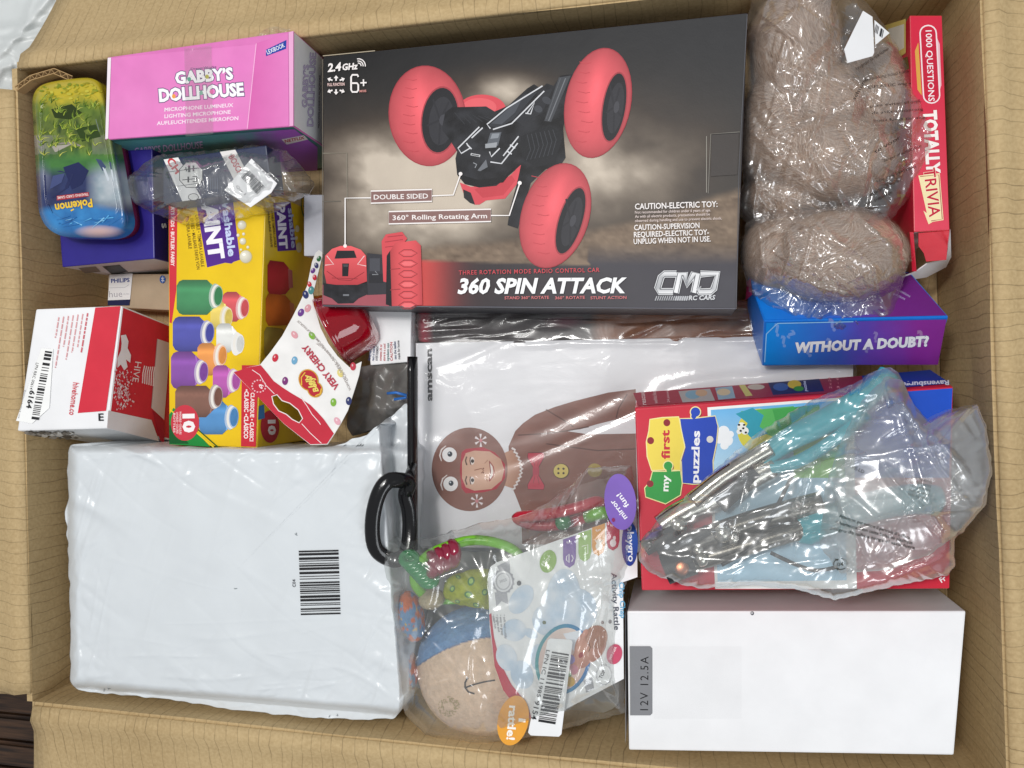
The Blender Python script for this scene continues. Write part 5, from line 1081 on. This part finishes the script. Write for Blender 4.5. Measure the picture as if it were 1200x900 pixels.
for k in range(3):
    a = k*2.094-1.57; p = lambda q, r: (985+r*math.cos(q), 661+r*.8*math.sin(q)); A.line([p(a+.25+j*.2, 8) for j in range(7)], 1.1, '4a4c48'); b_ = p(a+1.5, 8); A.poly([p(a+1.35, 5.6), p(a+1.35, 10.4), p(a+1.85, 8)], '4a4c48')
A.text('04', (981.5, 664), (988.5, 663), 4.5, '4a4c48', .01); A.build('recycling_mark', th)
# ================================================================ plush baby toy on card in a bag
th = thing('plush_rattle', 'soft beige and blue baby rattle toy on a white card in a clear bag', 'baby toy', P(590, 740, FLOOR))
PLU = paper('plush', None, .95, .1, .25, 260, .12, fine=.25)
def plc(x, y):
    bnd = 746+((x-585)/95)**2*34 if x < 590 else 746; f = float(fbm(x/9, y/9, 3)); c = mixc(lin('7fa9d8'), lin('5f8cc4'), f) if y < bnd else mixc(lin('f4d6be'), lin('e6c4a8'), f)
    return mixc(c, lin('3c6aa0'), .8) if abs(y-bnd) < .8 else c
hd_ = blob('head', P(572, 785, -.040), .0545, .047, .037, PLU, th, 0, .03, 2, 3, 220, 130, .92, plc)
A = Art(Hit(hd_), .0006); A.line([(548, 794), (545, 800), (545, 806), (549, 811), (556, 813)], 1.9, '3a3434'); A.line([(545, 806), (556, 802), (568, 799), (580, 797)], 1.8, '3a3434')
A.build('stitched_mouth', th)
A = Art(Hit(hd_), .0006); q = random.Random(4)
for k in range(150):
    a = q.uniform(0, 6.28); r_ = q.uniform(6, 13); x, y = 526+r_*1.0*math.cos(a), 828+r_*.9*math.sin(a); A.poly([(x-.5, y-.5), (x+.5, y-.5), (x+.5, y+.5), (x-.5, y+.5)], 'b9a878')
A.build('cheek_dots', th).__setitem__('kind', 'stuff')
def lfc(x, y):
    f = float(fbm(x/8, y/8, 3)); return mixc(lin('b5bd2c'), lin('8f9e22'), f)
lf = sheet('leaf', [(521, 702), (519, 688), (526, 676), (545, 669), (572, 668), (580, 690), (578, 716), (560, 713), (540, 710)], (548, 692), lambda X, Y, R: -.002-.010*R**2.5, PLU, th, N=80, M=24, skirt=.012, cols=lfc)
A = Art(Hit(lf), .0006)
for x, y, rx, ry in ((552, 681, 4, 5.5), (549, 697, 5, 4), (530, 690, 3, 4), (558, 709, 4, 2.5), (537, 676, 3, 2), (568, 694, 3.4, 4), (536, 705, 3, 2)): A.ell(x, y, rx, ry, '3f7d3a', 20, 18); A.ell(x, y, rx*.6, ry*.6, '9ec85a', 20, 14)
A.build('leaf_spots', th).__setitem__('kind', 'stuff')
LIME = paper('lime_plastic', '79c42c', .3, .5, .02); GRN = paper('green_gel', '0f8a48', .12, .6, .02, 60, .1, 0, .5); MAR = paper('maroon_gel', '8c1c3a', .12, .6, .02, 60, .1, 0, .5)
tube('ring', [P(*q) for q in curve_pts([(490, 690, -.008), (486, 672, -.004), (500, 652, .0), (525, 640, .002), (555, 633, .002), (585, 637, .0), (606, 648, -.006), (618, 668, -.014), (610, 690, -.025), (560, 700, -.03), (510, 702, -.018)], 66, True)], .0036, LIME, th, 12, True)
for k in range(7): t = k/6; tube('bead', [P(*q) for q in curve_pts([(480+t*22+9*math.cos(a), 655+t*24+9*math.sin(a)*.8, .0+.004*math.sin(a)) for a in np.linspace(0, 6.28, 9)[:-1]], 24, True)], .0028, GRN, th, 8, True)
for k in range(4): t = k/3; tube('bead', [P(*q) for q in curve_pts([(506+t*24+4*math.cos(a), 661-t*12+11*math.sin(a), .002+.006*math.cos(a)) for a in np.linspace(0, 6.28, 9)[:-1]], 24, True)], .0042, MAR, th, 8, True)
blob('stub', P(506, 702, -.014), 17*mm, 13*mm, .012, paper('ribbed_tan', 'b8a88c', .9, .1, .2, 400, .2), th, .1, .02, 2, 1, 30, 16)
def slc(x, y): f = float(fbm(x/5, y/6, 13, 2)); return lin('e8b83c') if f > .58 else (lin('e0703c') if f < .34 else lin('6f9ccc'))
blob('arm', P(482, 722, -.02), 16*mm, 34*mm, .014, PLU, th, .25, .05, 2, 6, 40, 30, 1, slc); blob('arm', P(476, 785, -.03), 16*mm, 30*mm, .014, PLU, th, .1, .05, 2, 7, 40, 30, 1, slc)
tube('red_ring', [P(*q) for q in curve_pts([(606, 607, -.03), (630, 604, -.022), (655, 600, -.018), (680, 594, -.018), (700, 588, -.022), (704, 596, -.03), (670, 612, -.034), (630, 616, -.036)], 40, True)], .0042, paper('red_plastic', 'c21c36', .28), th, 10, True)
tube('green_piece', [P(688, 606, -.022), P(700, 602, -.018), (P(716, 600, -.02))], .0048, LIME, th, 12); blob('green_bead', P(660, 612, -.024), .006, .006, .005, GRN, th)
# printed card
cpz = Pl(P(572, 670, .002), P(749, 600, -.006), P(657, 834, .004))
co_ = [(572, 673), (575, 664), (582, 659), (659, 631), (709, 613), (746, 600), (747, 676), (730, 682), (731, 795), (657, 834), (625, 845), (605, 828), (590, 808), (580, 780), (574, 735)]
prism('card', co_, cpz, .0007, WHITE, th)
A = Art(cpz, .0011)
A.poly([(573.5, 720), (576, 718), (579, 745), (586, 775), (600, 802), (618, 824), (624, 844), (605, 828), (590, 808), (580, 780)], 'c2213f')
wb = lambda x, y: mixc(lin('bccfe4'), lin('eceef4'), float(fbm(x/12, y/12, 9, 4))*1.5-.35)
for x, y, rx, ry, r_ in ((611, 702, 12, 19, 35), (660, 700, 20, 34, 5), (676, 715, 24, 26, 0), (640, 726, 16, 18, 0), (603, 738, 14, 13, 0), (594, 770, 12, 16, -20), (612, 790, 13, 17, -20), (622, 742, 9, 5, 30), (632, 770, 10, 16, 0)): A.ell(x, y, rx, ry, wb, r_, 28)
A.ell(608.5, 683, 2.6, 3, '55565a', 0, 14); A.ell(715, 728, 2, 2.4, '6a6266', 0, 12); A.ell(706, 729, 1.8, 2.2, '8a7a7a', 0, 12); A.ell(638, 729, 2.4, 2.2, '6a7458', 30, 12)
A.poly([(583, 663), (597, 656), (598, 668), (586, 670)], 'a9a9b0'); A.poly([(580, 694), (594, 692), (596, 708), (588, 704), (582, 710)], 'a9a9b0')
A.poly([(590+(12.5+(.9 if k % 2 else -.6))*math.cos(k*math.pi/16), 681+(14.5+(.9 if k % 2 else -.6))*math.sin(k*math.pi/16)) for k in range(32)], 'a4a4ab'); A.ell(590, 681, 10.5, 12.3, 'dedee2'); A.line([(590+8*math.cos(a), 681+9.5*math.sin(a)) for a in np.linspace(0, 6.28, 24)], 1.6, 'b4b4ba'); A.text('2022', (586, 683), (594.5, 680), 3, '9a9aa2', .02)
A.ell(642.5, 657.5, 9.5, 13.5, '8fb556', 15); A.text('18m+', (639, 664), (647, 652), 6, 'e3eed2', .02)
for x0, y0, c in ((660, 629, '7d5aa8'), (678, 622, '9cc06a'), (694, 615, 'e39a3c'), (711, 609, 'c22a4c')):
    A.poly([(x0, y0+3), (x0+15, y0-2), (x0+15, y0+24), (x0+13, y0+32), (x0+7.5, y0+36), (x0+2, y0+33), (x0, y0+26)], c); A.text('fun', (x0+4.5, y0+8), (x0+10, y0+6.5), 3, 'f4eef6', .01)
A.line([(664, 652), (667, 649), (667, 659), (664, 656)], 1.2, 'f4f0f8', True); A.line([(670, 650), (672, 654), (670, 658)], 1, 'f4f0f8'); A.ell(702, 640, 4, 4.5, 'f8efe2')
for k in range(5): A.line([(702, 640), (698+k*2, 631+abs(k-2)*.8)], 1.3, 'f8efe2')
A.ell(718.5, 636, 3.6, 4.5, 'f8e6ea'); A.ell(720, 630, 1.8, 2.4, 'f8e6ea'); A.line([(682, 640), (689, 638), (689, 648), (684, 650)], 1.1, 'eef6e0')
A.ell(738, 637, 9.5, 26, lambda x, y: mixc(lin('2c62c0'), lin('2a3c94'), (y-612)/50)); A.text('playgro', (735, 616), (736.5, 658), 7.5, 'f0f4fc', .02)
A.text('Activity Rattle', (716.5, 671), (720, 738), 6.5, '454a58', .012); A.text('Chip Chap', (725.5, 682), (727.5, 724), 6, '5fa6cc', .012)
for k in range(4): A.text(('• soft and cuddly', '• easy to grasp', '• jingles and', '• suitable from')[k], (590-k*4.2, 720), (592-k*4, 748-k*4), 2.6, '7a7a82', .01)
A.build('printed_card', th)
A = Art(cpz, .0014)
A.ell(660, 772, 32, 42, lambda x, y: mixc(lin('3c9aa0'), lin('3a78b8'), (x-630)/60), 14, 40); A.ell(660, 772, 28, 37.5, lambda x, y: mixc(lin('e8d4cc'), lin('d8b8b0'), (y-735)/70), 14, 40)
A.poly([(660, 742), (680, 738), (688, 752), (672, 762)], 'e6eaf2')
skn = lambda x, y: mixc(lin('d49c88'), lin('a86a58'), math.hypot(x-684, y-760)/30)
A.ell(692, 756, 17, 22, skn, 35, 30); A.ell(699, 746, 13, 14, lambda x, y: mixc(lin('9c6a54'), lin('c08a74'), float(fbm(x/3, y/6, 2))), 20, 24); A.ell(682, 770, 11, 13, skn, 30); A.ell(686, 741, 3, 4.5, 'c98a76', 30)
A.line([(690, 752), (692, 758), (690, 763)], 1, '6a3c30'); A.ell(681, 767, 2.6, 3.6, 'a03a3c', 30, 14); A.ell(676, 778, 7, 6, skn, 10)
for x, y, c in ((668, 772, '8a7ab8'), (672, 784, 'c07a8a'), (664, 790, '6a9a5a'), (668, 798, 'c9a03c'), (660, 782, '5a86c0')): A.ell(x, y, 6, 6, c, 0, 16)
A.build('printed_photo', th)
A = Art(cpz, .0014)
A.ell(720, 766, 9, 12, 'c4506c', 15); A.text('WINNER', (716, 773), (723, 758), 3, 'f4e0e4', .01); A.poly([(708+(9+(1 if k % 2 else -.6))*math.cos(k*math.pi/12), 790+(12+(1 if k % 2 else -.6))*math.sin(k*math.pi/12)) for k in range(24)], 'b9b9be'); A.ell(708, 790, 8, 10.8, 'f0f0f2'); A.text('TOP', (705, 795), (710, 786), 4, '3a3a40', .03); A.poly([(684, 797), (694, 793), (696, 806), (687, 811)], 'a4a4aa')
A.build('award_badges', th).__setitem__('kind', 'stuff')
bs = Pl(P(642, 748, .0105), P(671, 750, .0105), P(619, 861, .0095))
prism('barcode_sticker', [(645, 748), (669, 749.5), (671, 752), (658, 860), (655, 863), (622, 861.5), (619, 858), (642, 750)], bs, .0004, WHITE, th)
A = Art(bs, .0008); A.bars((647, 763), (631, 845), (20, 3.2), 26, '2c2c30', 9); A.text('LPN IC 11985', (640.5, 761), (629, 816), 4.6, '3a3a3e', .004); A.text('9154', (627.3, 820), (622.5, 842), 6.2, '2a2a2e', .01); A.build('barcode', th)
def oval(name, cx, cy, rx, ry, rot, z, c, mat):
    s = Pl(P(cx, cy-20, z), P(cx+20, cy, z), P(cx-20, cy+20, z)); cr, sr = math.cos(math.radians(rot)), math.sin(math.radians(rot))
    prism(name, [(cx+rx*math.cos(a)*cr-ry*math.sin(a)*sr, cy+rx*math.cos(a)*sr+ry*math.sin(a)*cr) for a in np.linspace(0, 2*math.pi, 36, endpoint=False)], s, .0006, mat, th); return s
s = oval('rattle_tag', 601.5, 844, 18, 29.5, 12, .0075, None, paper('orange_tag', 'eaa33a', .45)); A = Art(s, .0009); A.text('rattle!', (597.5, 826), (594, 866), 9.5, 'fbf6ec', .03); A.text('I', (608.5, 841), (608, 845), 8, 'fbf6ec', .02); A.build('tag_lettering', th).__setitem__('kind', 'stuff')
s = oval('mirror_tag', 727, 588, 18.5, 33, -6, .014, None, paper('purple_tag', '7a5ab4', .45)); A = Art(s, .0009); A.text('mirror', (735.5, 606), (719, 585), 6.2, 'f2eef8', .02); A.text('fun!', (737.5, 592), (727, 577), 6.2, 'f2eef8', .02); A.ell(719, 609, 2, 2.4, '8a2a5c', 0, 12); A.build('tag_lettering', th).__setitem__('kind', 'stuff')
TOYF = film('toy_bag_film', 'f2f4f2', .10, .11, .8, .10, 45, .10)
sheet('clear_bag', [(431, 641), (447, 629), (500, 632), (530, 622), (560, 614), (608, 606), (640, 590), (668, 570), (690, 548), (740, 546), (748, 600), (744, 660), (731, 690), (731, 760), (732, 836), (690, 846), (640, 862), (560, 872), (500, 862), (474, 838), (462, 790), (456, 740), (444, 710), (446, 680)], (590, 730),
   lambda X, Y, R: .0165+.008*(crump(X, Y, 80, 71, 7)-.3)*(.3+.8*R)+.9*folds(X, Y, 90, 76, 8, 5)*(.25+R)*(1-R**9)+.6*folds(X, Y, 44, 78, 6, 2.8)*R*(1-R**9)-.028*np.clip(R, 0, 1)**7, TOYF, th, N=480, M=140, skirt=.006, tuck=.03, wob=1, smooth=1)
sheet('bag_back', [(440, 645), (500, 636), (560, 618), (640, 596), (736, 552), (740, 640), (726, 690), (726, 830), (640, 856), (560, 866), (505, 856), (478, 835), (464, 760), (452, 690)], (590, 730), lambda X, Y, R: -.082+.012*crump(X, Y, 60, 91, 6), paper('grey_film_back', 'b4b6b4', .35, .4, .08), th, N=120, M=40, skirt=0)
for o in th.children:
    if o.name.startswith('printed_card'): o['kind'] = 'stuff'
# ================================================================ print belongs to the panel it lies on
for t in [o for o in col.objects if o.type == 'EMPTY']:
    kids = list(t.children); main = next((k for k in kids if k.name.split('.')[0] in ('body', 'card', 'carton', 'lid', 'poly_film')), None)
    if not main: continue
    for k in kids:
        n_ = k.name.split('.')[0]
        if k is not main and (n_.startswith('printed') or n_ in ('side_print', 'end_lettering', 'side_lettering', 'barcode', 'small_print', 'corner_lettering', 'scuffs', 'tuck_tab', 'brand_label', 'bluetooth_mark', 'ink_mark', 'worn_glare_print', 'count_badge', 'end_print', 'award_badges', 'voltage_label', 'open_slot', 'pink_side', 'scuffed_underside')):
            off = Vector(main.location); k.parent = main; k.location = Vector(k.location)-off
            if n_ == 'side_print' or 'lettering' in n_: k['kind'] = 'stuff'
def under(part, to):
    for o in [k for k in col.objects if k.name.split('.')[0] == part and k.parent]:
        c = [k for k in o.parent.children if k.name.split('.')[0] == to]
        if c: o.parent = c[-1]
for a, b in (('copper_disc', 'end_cap'), ('handle_end', 'handle'), ('handle_trigger', 'handle'), ('rim', 'cup'), ('stitched_mouth', 'head'), ('cheek_dots', 'head'), ('leaf_spots', 'leaf'), ('blue_edge', 'film'), ('stem', 'loop'), ('recycling_mark', 'milky_bag'), ('bag_print', 'loose_end'), ('warning_print', 'clear_bag'), ('sticker', 'clear_bag')): under(a, b)
